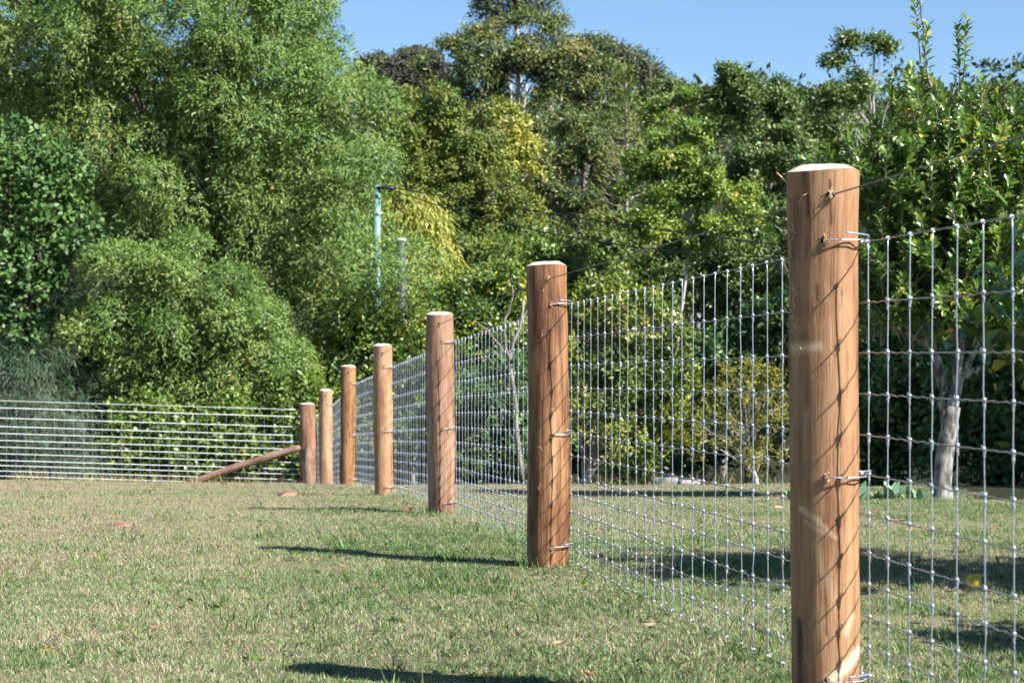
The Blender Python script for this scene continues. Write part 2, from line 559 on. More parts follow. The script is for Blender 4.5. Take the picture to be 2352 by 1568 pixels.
# ------------------------------------------------------------------ fence posts
#         x px   d   top px  diameter  base ground is under it
POSTS = [(1891, 5, 380, .200), (1255.5, 9, 601, .208), (1009, 13, 716, .200), (879.5, 17, 789, .184), (799.5, 21, 838, .178), (748.5, 25, 893, .186), (705.5, 29, 925, .262)]
PALE = (.66, .50, .33)
WM = [
    wood_mat('post_wood_tan', (.14, .062, .028), (.275, .140, .068), (.36, .205, .108),
             marks=[(.018, -.05, .021, -.17, .0035, (.045, .022, .012), .9), (-.045, -.09, -.043, -.15, .004, (.045, .022, .012), .9), (.045, -.62, .047, -.78, .003, (.045, .022, .012), .7), (-.02, -.34, -.017, -.38, .006, (.045, .022, .012), .8), (.0, -1.1, .004, -1.3, .003, (.045, .022, .012), .7), (.03, -.30, .09, -.36, .02, (.20, .10, .05), .35), (-.115, -.512, -.015, -.508, .012, PALE, .6), (-.075, -.955, -.02, -.985, .009, PALE, .6), (-.02, -.985, .03, -1.03, .006, PALE, .4), (-.06, -.99, .0, -1.02, .006, PALE, .4),
                    (.008, -1.425, .115, -1.35, .013, (.74, .56, .37), 1.0), (-.082, -1.27, -.078, -1.5, .013, (.03, .02, .015), .9),
                    (-.12, -.40, .0, -.41, .018, (.22, .11, .05), .55), (-.12, -.47, -.05, -.48, .012, (.20, .10, .045), .5),
                    (.075, -.245, .08, -.29, .010, (.15, .07, .05), .5), (.06, -1.29, .085, -1.25, .012, (.56, .40, .25), .6),
                    (-.03, -1.05, .03, -1.22, .010, (.5, .33, .19), .45)]),
    wood_mat('post_wood_red', (.07, .028, .012), (.175, .078, .034), (.29, .148, .07),
             marks=[(.0, -.30, .003, -.62, .004, (.045, .022, .012), .8), (-.03, -.7, -.028, -1.0, .004, (.045, .022, .012), .8), (.06, -.9, .062, -1.25, .003, (.045, .022, .012), .7), (.055, -.17, .065, -.19, .010, (.06, .04, .035), .8), (.0, -.33, .02, -.34, .012, (.12, .07, .05), .5), (-.075, -.9, -.08, -1.35, .02, (.06, .03, .018), .6), (-.1, -1.25, -.07, -1.5, .02, (.05, .028, .018), .7), (.03, -.75, .02, -1.2, .012, (.60, .38, .2), .5)]),
    wood_mat('post_wood_greybrown', (.125, .065, .037), (.23, .128, .076), (.33, .20, .125), marks=[(-.07, -.5, -.06, -.95, .012, (.12, .07, .05), .6), (-.09, -.2, -.09, -1.3, .02, (.30, .22, .19), .6)]),
    wood_mat('post_wood_honey', (.20, .098, .048), (.33, .18, .096), (.41, .245, .14)),
    wood_mat('post_wood_orange', (.13, .055, .021), (.26, .12, .048), (.35, .185, .088), marks=[(-.1, -.1, -.09, -1.5, .02, (.12, .05, .025), .6)]),
    wood_mat('post_wood_pale', (.23, .118, .064), (.35, .205, .12), (.43, .275, .17)),
    wood_mat('post_wood_strainer', (.13, .058, .033), (.225, .11, .064), (.32, .18, .112)),
]


def post_shape(rad, hgt, seed, sides=40, bend=.011, taper=0.0):
    """lathe with wander, bulges, flats and a chamfered head; z = 0 at the top, angle 0 faces the camera"""
    r = np.random.default_rng(seed)
    zs = np.concatenate([[-.012, -.022, -.034], np.linspace(-.07, -hgt - .35, 42)])
    ang = np.linspace(-math.pi, math.pi, sides + 1)          # seam at the back
    ph = r.uniform(0, 6.28, 8)
    V = []
    for z in zs:
        t = -z
        ox = bend * math.sin(t * 2.0 + ph[0]) * .8 - bend * math.sin(ph[0]) * .8
        oy = bend * math.sin(t * 1.7 + ph[1]) * .5
        rr = rad * (1 + .018 * np.sin(2 * ang + ph[2] + t * .8) + .014 * np.sin(3 * ang + ph[3] - t) + .012 * np.sin(5 * ang + ph[4] + t * 1.5) + .008 * np.sin(9 * ang + ph[5] + t * 3))
        rr = rr * (1 - taper * t / 1.5) * (1 + .024 * math.sin(t * 4.3 + ph[6]) + .012 * math.sin(t * 9 + ph[7])) + rad * .012 * np.sin(t * 14 + 3 * ang + ph[1])
        V.append(np.stack([ox + rr * np.sin(ang), oy - rr * np.cos(ang), np.full(sides + 1, z)], -1))
    V = np.array(V)
    # head: drop the first rings onto the chamfer
    c0 = V[2].mean(0)
    base = V[2] - [0, 0, 0]
    V[0] = base; V[0][:, 2] = -.020 + .0035 * np.sin(ang * 2 + ph[2])
    V[1] = V[0] + [0, 0, -.006]; V[2] = V[0] + [0, 0, -.016]
    uvs = np.stack([np.broadcast_to(ang * rad, (len(zs), sides + 1)), V[:, :, 2]], -1)
    n = sides + 1
    i = np.arange(len(zs) - 1)[:, None] * n; j = np.arange(sides)[None, :]
    Q = np.stack([i + j, i + n + j, i + n + j + 1, i + j + 1], -1).reshape(-1, 4)
    me = mesh_np('shaft', V.reshape(-1, 3), [Q], True)
    uvl = me.uv_layers.new(name='UVMap')
    li = np.empty(len(me.loops), np.int32); me.loops.foreach_get('vertex_index', li)
    uvl.data.foreach_set('uv', uvs.reshape(-1, 2)[li].astype(np.float32).ravel())
    # cut head: chamfer ring + flat top
    top = V[0][:-1] + [0, 0, 0.0005]
    cen = top.mean(0)
    inner = cen + (top - cen) * np.array([.62, .62, 1]) * (1 + .03 * np.sin(3 * ang[:-1] + ph[4]))[:, None]
    inner[:, 2] = 0.0 + .002 * np.sin(ang[:-1] + ph[0])
    HV = np.concatenate([top, inner, [[cen[0], cen[1], .001]]])
    a = np.arange(sides); b2 = (a + 1) % sides
    HQ = np.stack([a, b2, sides + b2, sides + a], -1)
    HT = np.stack([sides + a, sides + b2, np.full(sides, 2 * sides)], -1)
    hm = mesh_np('cut_head', HV, [HQ, HT], False)
    return me, hm, V


FDIR = np.array([-.175, 1.0, 0]) / math.hypot(.175, 1)     # along the fence, away from the camera
FN = np.array([FDIR[1], -FDIR[0], 0])                      # to its right
ROWS = np.array([0, .17, .31, .425, .54, .65, .76, .87, .955, 1.045, 1.13, 1.21, 1.29])
post_pos = []
LABELS = [
    'tall tan timber fence post nearest the camera, cut by the bottom of the picture',
    'reddish brown timber fence post standing second from the camera',
    'grey brown timber fence post, third from the camera',
    'honey coloured timber fence post, fourth from the camera, two offcuts lying to its left',
    'orange brown timber fence post, fifth from the camera',
    'pale slim timber fence post just in front of the braced corner post',
    'thick reddish corner post with two timber braces at the far end of the fence']


def splinters(mb, c, n, ln, r, up=0):
    for k in range(n):
        d = r.normal(0, 1, 3); d[1] = -abs(d[1]) * .8; d[2] += up
        d = d / np.linalg.norm(d)
        p1 = c + d * ln * r.uniform(.4, 1)
        pm_ = (c + p1) / 2 + r.normal(0, ln * .15, 3)
        mb.tube([c + r.normal(0, ln * .2, 3) * [1, .2, 1], pm_, p1], [.0016, .0013, .0006], 4)


for k, (px, d, ty, dia) in enumerate(POSTS):
    X = (px - CX) / F * d
    zt = (CY - ty) / F * d
    gz = float(ground(X, d))
    hgt = zt - gz
    phi = -math.atan2(X, d)
    root = empty('fence_post', (X, d, zt), phi)
    tag(root, LABELS[k], 'fence post', 'timber posts along the wire fence')
    me, hm, V = post_shape(dia / 2, hgt, 40 + k, 40, [.004, .009, .010, .008, .008, .008, .008][k], [.08, -.04, -.02, 0, 0, 0, 0][k])
    link('shaft', me, WM[k], root)
    link('cut_head', hm, M['cut'], root)
    mt = -.215                                             # mesh top below the post top
    scl = min(1.0, (hgt + mt - .012) / ROWS[-1])
    post_pos.append((np.array([X, d, zt + mt]), dia / 2, scl, zt))
    if k == 6:
        continue
    r = np.random.default_rng(90 + k)
    rad = dia / 2

    def surf(th, z):
        i = int(np.argmin(abs(V[:, 0, 2] - z)))
        ring = V[i]
        a = (th + math.pi) / (2 * math.pi) * 40
        j = int(a); f = a - j
        p = ring[j] * (1 - f) + ring[(j + 1) % 41] * f
        return np.array([p[0], p[1], z])
    # direction of the fence seen from this post (angle of its near end in the post's own frame)
    th_wire = math.atan2(.175, 1) - phi - .12
    if k == 0: th_wire = .20
    th_tie = [.05, .18, .17, .12, .3, .3][k]
    holes = [(th_wire, -.09)]
    rows_tie = [0, 5, 11]
    tie_z = [mt - ROWS[i] * scl for i in rows_tie]
    if k == 0: tie_z[0] -= 0.0
    holes += [(th_tie, tz) for tz in tie_z]
    loc2 = Matrix.Rotation(-phi, 3, 'Z')
    fn_l = np.array(loc2 @ Vector(FN)); fd_l = np.array(loc2 @ Vector(FDIR))
    for hi, (th, hz) in enumerate(holes):
        c = surf(th, hz); out = np.array([math.sin(th), -math.cos(th), 0])
        t1 = np.array([math.cos(th), math.sin(th), 0])
        a = np.arange(12) / 12 * 2 * math.pi
        rr = .0075 * (1 + .2 * r.normal(0, 1, 12) * .6)
        ringp = c + out * .0012 + t1[None] * (np.cos(a) * rr)[:, None] + np.array([0, 0, 1.])[None] * (np.sin(a) * rr * 1.15)[:, None]
        rim = c - out * .0035 + t1[None] * (np.cos(a) * rr * 1.5)[:, None] + np.array([0, 0, 1.])[None] * (np.sin(a) * rr * 1.6)[:, None]
        q = np.arange(12); q2 = (q + 1) % 12
        hmesh = mesh_np('drill_hole_disc', np.concatenate([ringp, rim, [c + out * .0008]]), [np.stack([q, q + 12, q2 + 12, q2], -1), np.stack([q, q2, np.full(12, 24)], -1)], True)
        ho = link('drill_hole_disc', hmesh, M['hole'], root)  # dark disc on the uncut shaft, the recess shade is painted
        if k < 4:
            sb = MB()
            splinters(sb, c + out * .002 - np.array([0, 0, .007]), 11 if hi else 9, .017, r, -.3)
            splinters(sb, c + out * .002 + np.array([0, 0, .006]), 5, .016, r, .4)
            sb.build('wood_splinters', M['fibre'], ho)
        if hi:      # wire tie: out of the hole, around the mesh wire, tail back
            mw = fn_l * (rad + .012) + np.array([0, 0, hz]) - fd_l * .008
            tb = MB()
            zz = np.array([0, 0, 1.])
            sag = r.uniform(-.004, .005)
            def ring_pt(a_, off, dz):
                return np.array([math.sin(a_) * (rad + off), -math.cos(a_) * (rad + off), hz + dz])
            a_end = math.atan2(mw[0], -mw[1])
            rise = r.uniform(.004, .014)
            ta = th + (a_end - th) * r.uniform(.2, .45)
            pth = [c - out * .004, c + out * .008 + t1 * .004, ring_pt(th + .25, .016, sag * .5), ring_pt(th + (a_end - th) * .55, .026, sag), ring_pt(th + (a_end - th) * .85, .018, -.003), mw + fn_l * .007 - zz * .005,
                   mw + fn_l * .008 + zz * .006, ring_pt(th + (a_end - th) * .88, .022, .011), ring_pt((ta + a_end) / 2 + .08, .032, .010 + rise * .4), ring_pt(ta, .034, .008 + rise)]
            pth = np.array(pth)
            # smooth the polyline
            tt = np.linspace(0, len(pth) - 1, 34)
            sm = np.stack([pchip(np.arange(len(pth)), pth[:, q_])(tt) for q_ in range(3)], -1)
            tb.tube(sm, .0022, 6)
            # twist on the mesh wire
            a = np.linspace(0, 6 * math.pi, 40)
            hel = mw[None] - fd_l[None] * (a / a[-1] * .03)[:, None] + fn_l[None] * (np.cos(a) * .0045)[:, None] + np.array([0, 0, 1.])[None] * (np.sin(a) * .0045)[:, None]
            tb.tube(hel, .0018, 5)
            tb.build('wire_tie', M['galv'], root)
    if k < 2:       # torn fibres standing off the bark line
        nfib = 16 if k == 0 else 6
        for q in range(nfib):
            th = r.normal(-.95, .14) if k == 0 else r.uniform(-.9, .8)
            z = r.uniform(-.62, -.06) if k == 0 else r.uniform(-1.3, -.1)
            c = surf(th, z); out = np.array([math.sin(th), -math.cos(th), 0]); t1 = np.array([math.cos(th), math.sin(th), 0])
            ln = r.uniform(.012, .05)
            fb = MB()
            p = [c - out * .001, c + out * r.uniform(.002, .007) + [0, 0, ln * .4] + t1 * r.normal(0, .006), c + out * r.uniform(.001, .010) + [0, 0, ln * .8] + t1 * r.normal(0, .012), c + out * r.uniform(0, .012) + [0, 0, ln] + t1 * r.normal(0, .016)]
            fb.tube(p, [.0013, .0012, .0009, .0005], 4)
            fb.build('bark_fibre', M['fibre'], root)
    if k == 0:
        fb = MB()
        c = surf(-1.35, -.05)
        fb.tube([c, c + [-.012, 0, .012], c + [-.03, 0, .03]], [.002, .0022, .0012], 4)
        fb.build('bark_fibre', M['fibre'], root)

# braces of the corner post
corner = post_pos[6]
CXY = np.array([corner[0][0], 29.0])


def brace_mesh(p0, p1, r0, seed):
    r = np.random.default_rng(seed)
    n = 16
    t = np.linspace(0, 1, n)[:, None]
    P = p0 * (1 - t) + p1 * t
    side = norm(np.cross(p1 - p0, [0, 0, 1.0]))
    P = P + np.outer(np.sin(t[:, 0] * 3.1), [0, 0, 1]) * .035 + side * np.sin(t * 5 + seed) * .008
    mb = MB(); mb.tube(P, r0 * (1 + .05 * np.sin(np.arange(n) * 1.3 + seed)), 14)
    me = mb.mesh('brace_rail')
    uvl = me.uv_layers.new(name='UVMap')
    co = np.empty(len(me.vertices) * 3, np.float32); me.vertices.foreach_get('co', co); co = co.reshape(-1, 3)
    li = np.empty(len(me.loops), np.int32); me.loops.foreach_get('vertex_index', li)
    ax = norm((p1 - p0)[None])[0]
    vv = (co - p0) @ ax
    uvl.data.foreach_set('uv', np.stack([(co - p0) @ np.cross(ax, side) + (co - p0) @ side, -vv], -1)[li].astype(np.float32).ravel())
    return me


M['brace'] = wood_mat('brace_wood', (.11, .062, .042), (.18, .108, .075), (.24, .155, .115))
gl = lambda x, y: float(ground(x, y))
b0 = np.array([CXY[0] - .07, 28.97, W(0, 1026, 29)[2]])
b1x = -5.45
b1 = np.array([b1x, 28.9, gl(b1x, 28.9) - .02])
root = empty('brace_rail', b1)
me = brace_mesh(b0 - b1, np.zeros(3), .062, 3)
link('rail', me, M['brace'], root)
tag(root, 'slanting round timber brace running left from the corner post down to the grass', 'fence brace', 'braces of the corner post')
nb0 = CXY - FDIR[:2] * .14
nb1 = np.array([-3.07, 27.1])
c0 = np.array([nb0[0], nb0[1], W(0, 1030, 29)[2]]); c1 = np.array([nb1[0], nb1[1], gl(*nb1) - .02])
root = empty('brace_rail', c1)
link('rail', brace_mesh(c0 - c1, np.zeros(3), .065, 5), M['brace'], root)
tag(root, 'timber brace seen end on, leaning from the corner post towards the camera', 'fence brace', 'braces of the corner post')

# ------------------------------------------------------------------ wire netting
def stay_mesh(seed, rad, kr):
    r = np.random.default_rng(seed)
    mb = MB()
    off = np.cumsum(r.normal(0, .0007, len(ROWS))); off = off - off.mean()
    offx = r.normal(0, .0008, len(ROWS))
    pts_ = []
    for i, rz in enumerate(ROWS):
        pts_.append([offx[i], off[i], -rz])
        if i < len(ROWS) - 1:
            g = ROWS[i + 1] - rz
            pts_.append([offx[i] + r.normal(0, .0006), off[i] + r.normal(0, .0007), -rz - .03])
            pts_.append([offx[i + 1] + r.normal(0, .0006), off[i + 1] + r.normal(0, .0007), -rz - g + .025])
    pts_[0][2] += .004
    mb.tube(pts_, rad, 6)
    prof_z = np.array([.008, .006, .003, 0, -.004, -.008, -.012, -.016, -.020, -.024])
    prof_r = np.array([.40, 1.0, 1.1, .72, .90, .58, .78, .50, .62, .3]) * kr
    for i, rz in enumerate(ROWS):
        c = np.array([offx[i], off[i], -rz])
        if i == 0 or i == len(ROWS) - 1:      # end eye round the outer wire
            a = np.linspace(0, 2 * math.pi, 9)
            P = c + np.stack([np.cos(a) * kr * .75, np.sin(a) * kr * .35, np.sin(a) * kr * .75], -1)
            mb.tube(P, kr * .5, 5, cap=False)
            continue
        n = len(prof_z)
        jx = r.normal(0, kr * .16, n); jy = r.normal(0, kr * .16, n)
        P = c + np.stack([jx, jy, prof_z * r.uniform(.9, 1.15)], -1)
        mb.tube(P, prof_r * r.uniform(.9, 1.12), 6)
        # the two loose ends beside the coil
        s_ = 1 if r.random() < .5 else -1
        mb.tube([c + [s_ * kr * .4, kr * .6, .004], c + [s_ * kr * .5, kr * 1.5, .010], c + [0, kr * 1.9, .004]], kr * .3, 4)
    return mb.mesh('stay_wire')


STAYS = [stay_mesh(s, .0017, .0054) for s in range(6)]
for m_ in STAYS: m_.materials.append(M['galv'])
run = empty('wire_netting', (float(fence_x(29)), 29, gl(float(fence_x(29)), 29)))
tag(run, 'galvanised wire netting of the long fence run past all seven posts', 'wire netting')
# polyline of the netting top: extrapolate towards the camera
PT = []
for (p, rad, s, zt) in post_pos:
    q = p + FN * (rad + .012)
    PT.append((q, s))
near = PT[0][0] + (PT[0][0] - PT[1][0]) / 4.0 * 2.6
near[2] = PT[0][0][2] + .02
NET = [(near, PT[0][1])] + PT
NP = np.array([q for q, s in NET]); NS = np.array([s for q, s in NET])
fx_x = lambda y: np.interp(y, NP[:, 1], NP[:, 0])
fx_z = lambda y: np.interp(y, NP[:, 1], NP[:, 2])
fx_s = lambda y: np.interp(y, NP[:, 1], NS)
base = np.array(run.location)
dy = .15 * FDIR[1]
ys = np.arange(5.0 - .03 - dy * 14, 28.9, dy)
yaw = math.atan2(-FDIR[0], FDIR[1])
for i, y in enumerate(ys):
    y = y + random.uniform(-.004, .004)
    o = bpy.data.objects.new('stay_wire', STAYS[i % 6])
    COL.objects.link(o)
    o.parent = run
    o.location = (float(fx_x(y)) - base[0], y - base[1], float(fx_z(y)) - base[2])
    o.scale = (1, 1, float(fx_s(y)))
    o.rotation_euler = (random.uniform(-.004, .004), random.uniform(-.004, .004), yaw)
yl = np.arange(NP[0, 1], 29.0, .034)
for ri, rz in enumerate(ROWS):
    z = fx_z(yl) - rz * fx_s(yl)
    amp = .0022 if 0 < ri < 12 else .0008
    wob = amp * np.where(np.arange(len(yl)) % 2 == 0, 1, -1) * (.6 + .4 * np.sin(yl * 9 + ri))
    P = np.stack([fx_x(yl), yl, z + wob], -1) - base
    mb = MB(); mb.tube(P, .0020 if 0 < ri < 12 else .0022, 5)
    mb.build('line_wire', M['galv_line'], run)
# plain strand threaded through the post heads
sp = [post_pos[0][0] + (post_pos[0][0] - post_pos[1][0]) / 4.0 * 2.6 + [0, 0, .135]] + [p + [0, 0, .125] for (p, r_, s, z_) in post_pos]
mb = MB(); mb.tube(np.array(sp) - base, .0024, 5)
mb.build('strand_wire', M['strand'], run)

# return run to the left of the corner post
STAYL = [stay_mesh(20 + s, .0022, .0060) for s in range(4)]
for m_ in STAYL: m_.materials.append(M['galv'])
x0 = CXY[0] - .13
xl = -13.0
ret = empty('wire_netting', (x0, 29, gl(x0, 29)))
tag(ret, 'galvanised wire netting of the fence leaving the corner post to the left', 'wire netting')
base = np.array(ret.location)
ztop = lambda x: corner[0][2] - .01 - .030 * (x - x0)
sL = 0.98
for i, x in enumerate(np.arange(x0 - .1, xl, -.155)):
    o = bpy.data.objects.new('stay_wire', STAYL[i % 4])
    COL.objects.link(o)
    o.parent = ret
    o.location = (x - base[0], 0, ztop(x) - base[2])
    o.scale = (1, 1, sL)
    o.rotation_euler = (0, random.uniform(-.006, .006), 0)
xs_ = np.arange(x0, xl, -.038)
M['galv_glint'] = plain_mat('galvanised_painted_glint', (.90, .91, .93), .45, .1, .1, 60)  # near-white base: the sun's glint on the wires is put into the colour
for ri, rz in enumerate(ROWS):
    P = np.stack([xs_, np.zeros(len(xs_)) + 29, ztop(xs_) - rz * sL + .0022 * np.where(np.arange(len(xs_)) % 2 == 0, 1, -1)], -1) - base
    mb = MB(); mb.tube(P, .0058, 5)
    mb.build('line_wire', M['galv_glint'], ret)
P = np.stack([xs_[::8], np.zeros(len(xs_[::8])) + 29, ztop(xs_[::8]) + .115], -1) - base
mb = MB(); mb.tube(P, .0036, 5)
mb.build('strand_wire', M['galv_glint'], ret)
#TREES#
# ------------------------------------------------------------------ foliage builders
def rand_unit(n):
    v = rng.normal(0, 1, (n, 3))
    return norm(v)


def leaf_verts(P, D, N, ln, wd, shape='diamond'):
    """leaf at P along D with face normal N; ln, wd arrays"""
    S = norm(np.cross(N, D))
    ln = ln[:, None]; wd = wd[:, None] * .5
    if shape == 'diamond':
        mid = P + D * ln * .45
        return np.stack([P, mid + S * wd, P + D * ln, mid - S * wd], 1), 4
    # obovate blade with a fold along the midrib and a slight droop
    Nn = np.cross(D, S)
    m1 = P + D * ln * .35
    m2 = P + D * ln * .72 - Nn * ln * .05
    tip = P + D * ln - Nn * ln * .13
    up = Nn * wd * .35
    return np.stack([P, m1 + S * wd * .65 + up, m2 + S * wd + up, tip, m2 - S * wd + up, m1 - S * wd * .65 + up, m1, m2], 1), 8


def leaf_mesh(name, P, D, N, ln, wd, rnd, shape='diamond'):
    V, k = leaf_verts(P, D, N, ln, wd, shape)
    n = len(P)
    i = np.arange(n) * k
    if k == 4:
        me = mesh_np(name, V.reshape(-1, 3), [np.stack([i, i + 1, i + 2, i + 3], -1)])
        face_attr(me, 'rnd', rnd)
    else:
        T = np.concatenate([np.stack([i, i + 1, i + 6], -1), np.stack([i, i + 6, i + 5], -1), np.stack([i + 2, i + 3, i + 7], -1), np.stack([i + 3, i + 4, i + 7], -1)])
        Q = np.concatenate([np.stack([i + 1, i + 2, i + 7, i + 6], -1), np.stack([i + 6, i + 7, i + 4, i + 5], -1)])
        me = mesh_np(name, V.reshape(-1, 3), [Q, T])
        face_attr(me, 'rnd', np.concatenate([np.tile(rnd, 2), np.tile(rnd, 4)]))
    return me


def clumps_of(lobes, d, csize, fill=1.0, back=.45):
    """lobes in picture units at distance d -> clump centres, radii, outward directions"""
    C, Rr, U = [], [], []
    s = d / F
    for lb in lobes:
        px, py, rx, ry = lb[:4]
        dd = lb[4] if len(lb) > 4 else 0.0
        c = W(px, py, d + dd)
        s = (d + dd) / F
        ax = np.array([rx * s, min(rx, ry) * s * .9, ry * s])
        area = 4 * math.pi * ((ax[0] * ax[1]) ** 1.6 / 3 + (ax[0] * ax[2]) ** 1.6 / 3 + (ax[1] * ax[2]) ** 1.6 / 3) ** (1 / 1.6)
        cr = csize * s
        n = max(5, int(fill * area / (cr * cr * 1.7)))
        u = rand_unit(n)
        keep = (u[:, 1] < .35) | (rng.random(n) < back)
        u = u[keep]
        n = len(u)
        q = rng.uniform(.62, 1.02, n)[:, None]
        C.append(c + u * ax * q)
        Rr.append(cr * rng.uniform(.6, 1.35, n))
        U.append(norm(u / ax))
    return np.concatenate(C), np.concatenate(Rr), np.concatenate(U)


def crown_leaves(C, Rr, U, nleaf, ln, wd, per=7, droop=0.0, up=.3, spread=.9, flat=.8, jit=.35):
    """sprigs of `per` leaves over the clumps; returns arrays for leaf_mesh"""
    wgt = Rr ** 2
    ns = max(1, nleaf // per)
    ci_ = rng.choice(len(C), ns, p=wgt / wgt.sum())
    u = norm(rand_unit(ns) + U[ci_] * .7 + np.array([0, -.1, .45]))
    q = rng.uniform(.55, 1.0, ns) ** .4
    P0 = C[ci_] + u * (Rr[ci_] * q)[:, None] * np.array([1, 1, flat])
    A = norm(u * .6 + rand_unit(ns) * .55 + np.array([0, 0, up - droop]))
    L_ = ln * per * .28
    t = np.tile(np.linspace(0, 1, per), ns)
    rep = np.repeat(np.arange(ns), per)
    P = P0[rep] + A[rep] * (t * L_)[:, None] + rng.normal(0, ln * jit, (ns * per, 3))
    P[:, 2] -= droop * L_ * .6 * t ** 2
    D = norm(A[rep] * .55 + rand_unit(ns * per) * spread + np.array([0, 0, -droop * .9]))
    Nn = u[rep] * 1.0 + np.array([.15, -.1, .35]) + rand_unit(ns * per) * .6
    Nn = norm(Nn - (Nn * D).sum(-1, keepdims=True) * D)
    n = ns * per
    lo = ln * rng.uniform(.65, 1.3, n)
    wo = wd * rng.uniform(.7, 1.25, n)
    sprig = (rng.normal(0, .10, ns) + rng.normal(0, .13, len(C))[ci_])[rep]
    rnd = np.clip(.45 + sprig + rng.normal(0, .11, n), 0, 1)
    return P, D, Nn, lo, wo, rnd


def limb(mb, p0, p1, r0, r1, sag=0., wob=.06, n=8, sides=6):
    p0 = np.asarray(p0, float); p1 = np.asarray(p1, float)
    t = np.linspace(0, 1, n)[:, None]
    ln = np.linalg.norm(p1 - p0)
    ph = rng.uniform(0, 6.28, 2)
    P = p0 * (1 - t) + p1 * t
    P = P + np.array([1, 0, 0]) * (np.sin(t * 5 + ph[0]) - math.sin(ph[0])) * ln * wob * t * (1 - t) * 2 + np.array([0, 1, 0]) * np.sin(t * 4 + ph[1]) * ln * wob * t * (1 - t) * 2
    P[:, 2] += sag * ln * np.sin(t[:, 0] * math.pi)
    mb.tube(P, r0 + (r1 - r0) * t[:, 0], sides)
    return P


NLEAF = [0]


def tree(name, label, cat, lobes, d, csize, nleaf, ln, wd, lmat, bmat, trunk=None, nlimb=14, fill=1.0, group=None, shape='diamond', twigs=0, lo_limb=.55, **kw):
    nleaf = int(nleaf * .78)
    ln *= 1.06; wd *= 1.08
    C, Rr, U = clumps_of(lobes, d, csize, fill, kw.pop('back', .45))
    P, D, Nn, lo, wo, rnd = crown_leaves(C, Rr, U, nleaf, ln, wd, **kw)
    NLEAF[0] += len(P)
    cen = C.mean(0)
    if trunk is None:
        bx, by = cen[0], d
        r0 = .12
    else:
        bx, by = (trunk[0] - CX) / F * d, d
        r0 = trunk[1]
    gz = float(ground(bx, by))
    root = empty(name, (bx, by, gz))
    tag(root, label, cat, group)
    o = np.array([bx, by, gz])
    mb = MB()
    top = cen.copy()
    if trunk is not None and len(trunk) > 2:
        top = W(trunk[2], trunk[3], d)
    P1 = limb(mb, [0, 0, -.3], top - o, r0, r0 * .4, 0, .06, 12, 8)
    sel = rng.choice(len(C), min(nlimb, len(C)), replace=False)
    for j in sel:
        tpos = rng.uniform(lo_limb, 1.0)
        st = P1[int(tpos * 11)]
        rr = r0 * (1 - .6 * tpos) * .45
        Q_ = limb(mb, st, C[j] - o, rr, rr * .22, .05, .09, 7, 5)
        for w_ in range(twigs):
            a = Q_[rng.integers(3, 7)]
            limb(mb, a, a + rand_unit(1)[0] * Rr[j] * 1.2 + np.array([0, 0, .2]) * Rr[j], rr * .25, rr * .08, 0, .1, 4, 4)
    mb.build('trunk', bmat, root)
    me = leaf_mesh('crown', P - o, D, Nn, lo, wo, rnd, shape)
    link('crown', me, lmat, root)
    return root


# foliage colours (real leaf reflectances)
M['wattle'] = leaf_mat('wattle_leaves', [(0, (.042, .085, .018)), (.35, (.105, .172, .038)), (.65, (.160, .232, .056)), (.88, (.225, .27, .08)), (.97, (.28, .27, .08)), (1, (.36, .26, .07))], .5, .35, .3, .35, .4)
M['broad'] = leaf_mat('broad_leaves', [(0, (0.028, 0.065, 0.019)), (.5, (0.069, 0.136, 0.037)), (1, (0.152, 0.224, 0.063))], .5, .35, .22, .5)
M['needle'] = leaf_mat('needle_leaves', [(0, (.022, .042, .022)), (.5, (.062, .10, .055)), (1, (.15, .18, .11))], .5, .3, .2, .8)
M['hedge'] = leaf_mat('hedge_leaves', [(0, (0.038, 0.081, 0.015)), (.5, (0.109, 0.172, 0.029)), (1, (0.232, 0.275, 0.053))], .4, .4, .28, .8)
M['glossy'] = leaf_mat('glossy_leaves', [(0, (0.030, 0.065, 0.013)), (.45, (0.083, 0.147, 0.023)), (.75, (0.166, 0.218, 0.032)), (.92, (0.373, 0.319, 0.042)), (1, (0.497, 0.236, 0.053))], .42, .45, .25, .6)
M['glossy_yellow'] = leaf_mat('glossy_yellow_leaves', [(0, (.03, .06, .012)), (.4, (.09, .14, .022)), (.7, (.22, .235, .035)), (.92, (.36, .31, .05)), (1, (.38, .14, .05))], .42, .45, .25, .7)
M['golden'] = leaf_mat('golden_bamboo_leaves', [(0, (.08, .11, .018)), (.35, (.20, .225, .035)), (.7, (.35, .32, .06)), (1, (.46, .37, .11))], .5, .35, .3, .8, .8)
M['conifer'] = leaf_mat('conifer_leaves', [(0, (.04, .07, .013)), (.45, (.11, .15, .028)), (.75, (.19, .215, .04)), (1, (.31, .27, .05))], .55, .3, .25, .35)
M['gum'] = leaf_mat('gum_leaves', [(0, (0.034, 0.059, 0.019)), (.5, (0.090, 0.124, 0.034)), (.85, (0.179, 0.195, 0.053)), (1, (0.276, 0.212, 0.074))], .45, .4, .25, .25)
M['gum_dark'] = leaf_mat('dark_gum_leaves', [(0, (0.030, 0.047, 0.021)), (.5, (0.069, 0.088, 0.037)), (1, (0.152, 0.142, 0.063))], .5, .35, .2, .2)
M['russet'] = leaf_mat('russet_leaves', [(0, (.035, .035, .025)), (.5, (.085, .075, .055)), (1, (.14, .11, .085))], .6, .2, .2, .2)
M['light'] = leaf_mat('light_green_leaves', [(0, (0.046, 0.097, 0.016)), (.45, (0.131, 0.200, 0.032)), (.8, (0.248, 0.298, 0.047)), (1, (0.402, 0.332, 0.063))], .42, .4, .3, .3)
M['mid'] = leaf_mat('mid_green_leaves', [(0, (0.034, 0.069, 0.017)), (.5, (0.093, 0.143, 0.034)), (1, (0.200, 0.229, 0.053))], .45, .4, .27, .3)
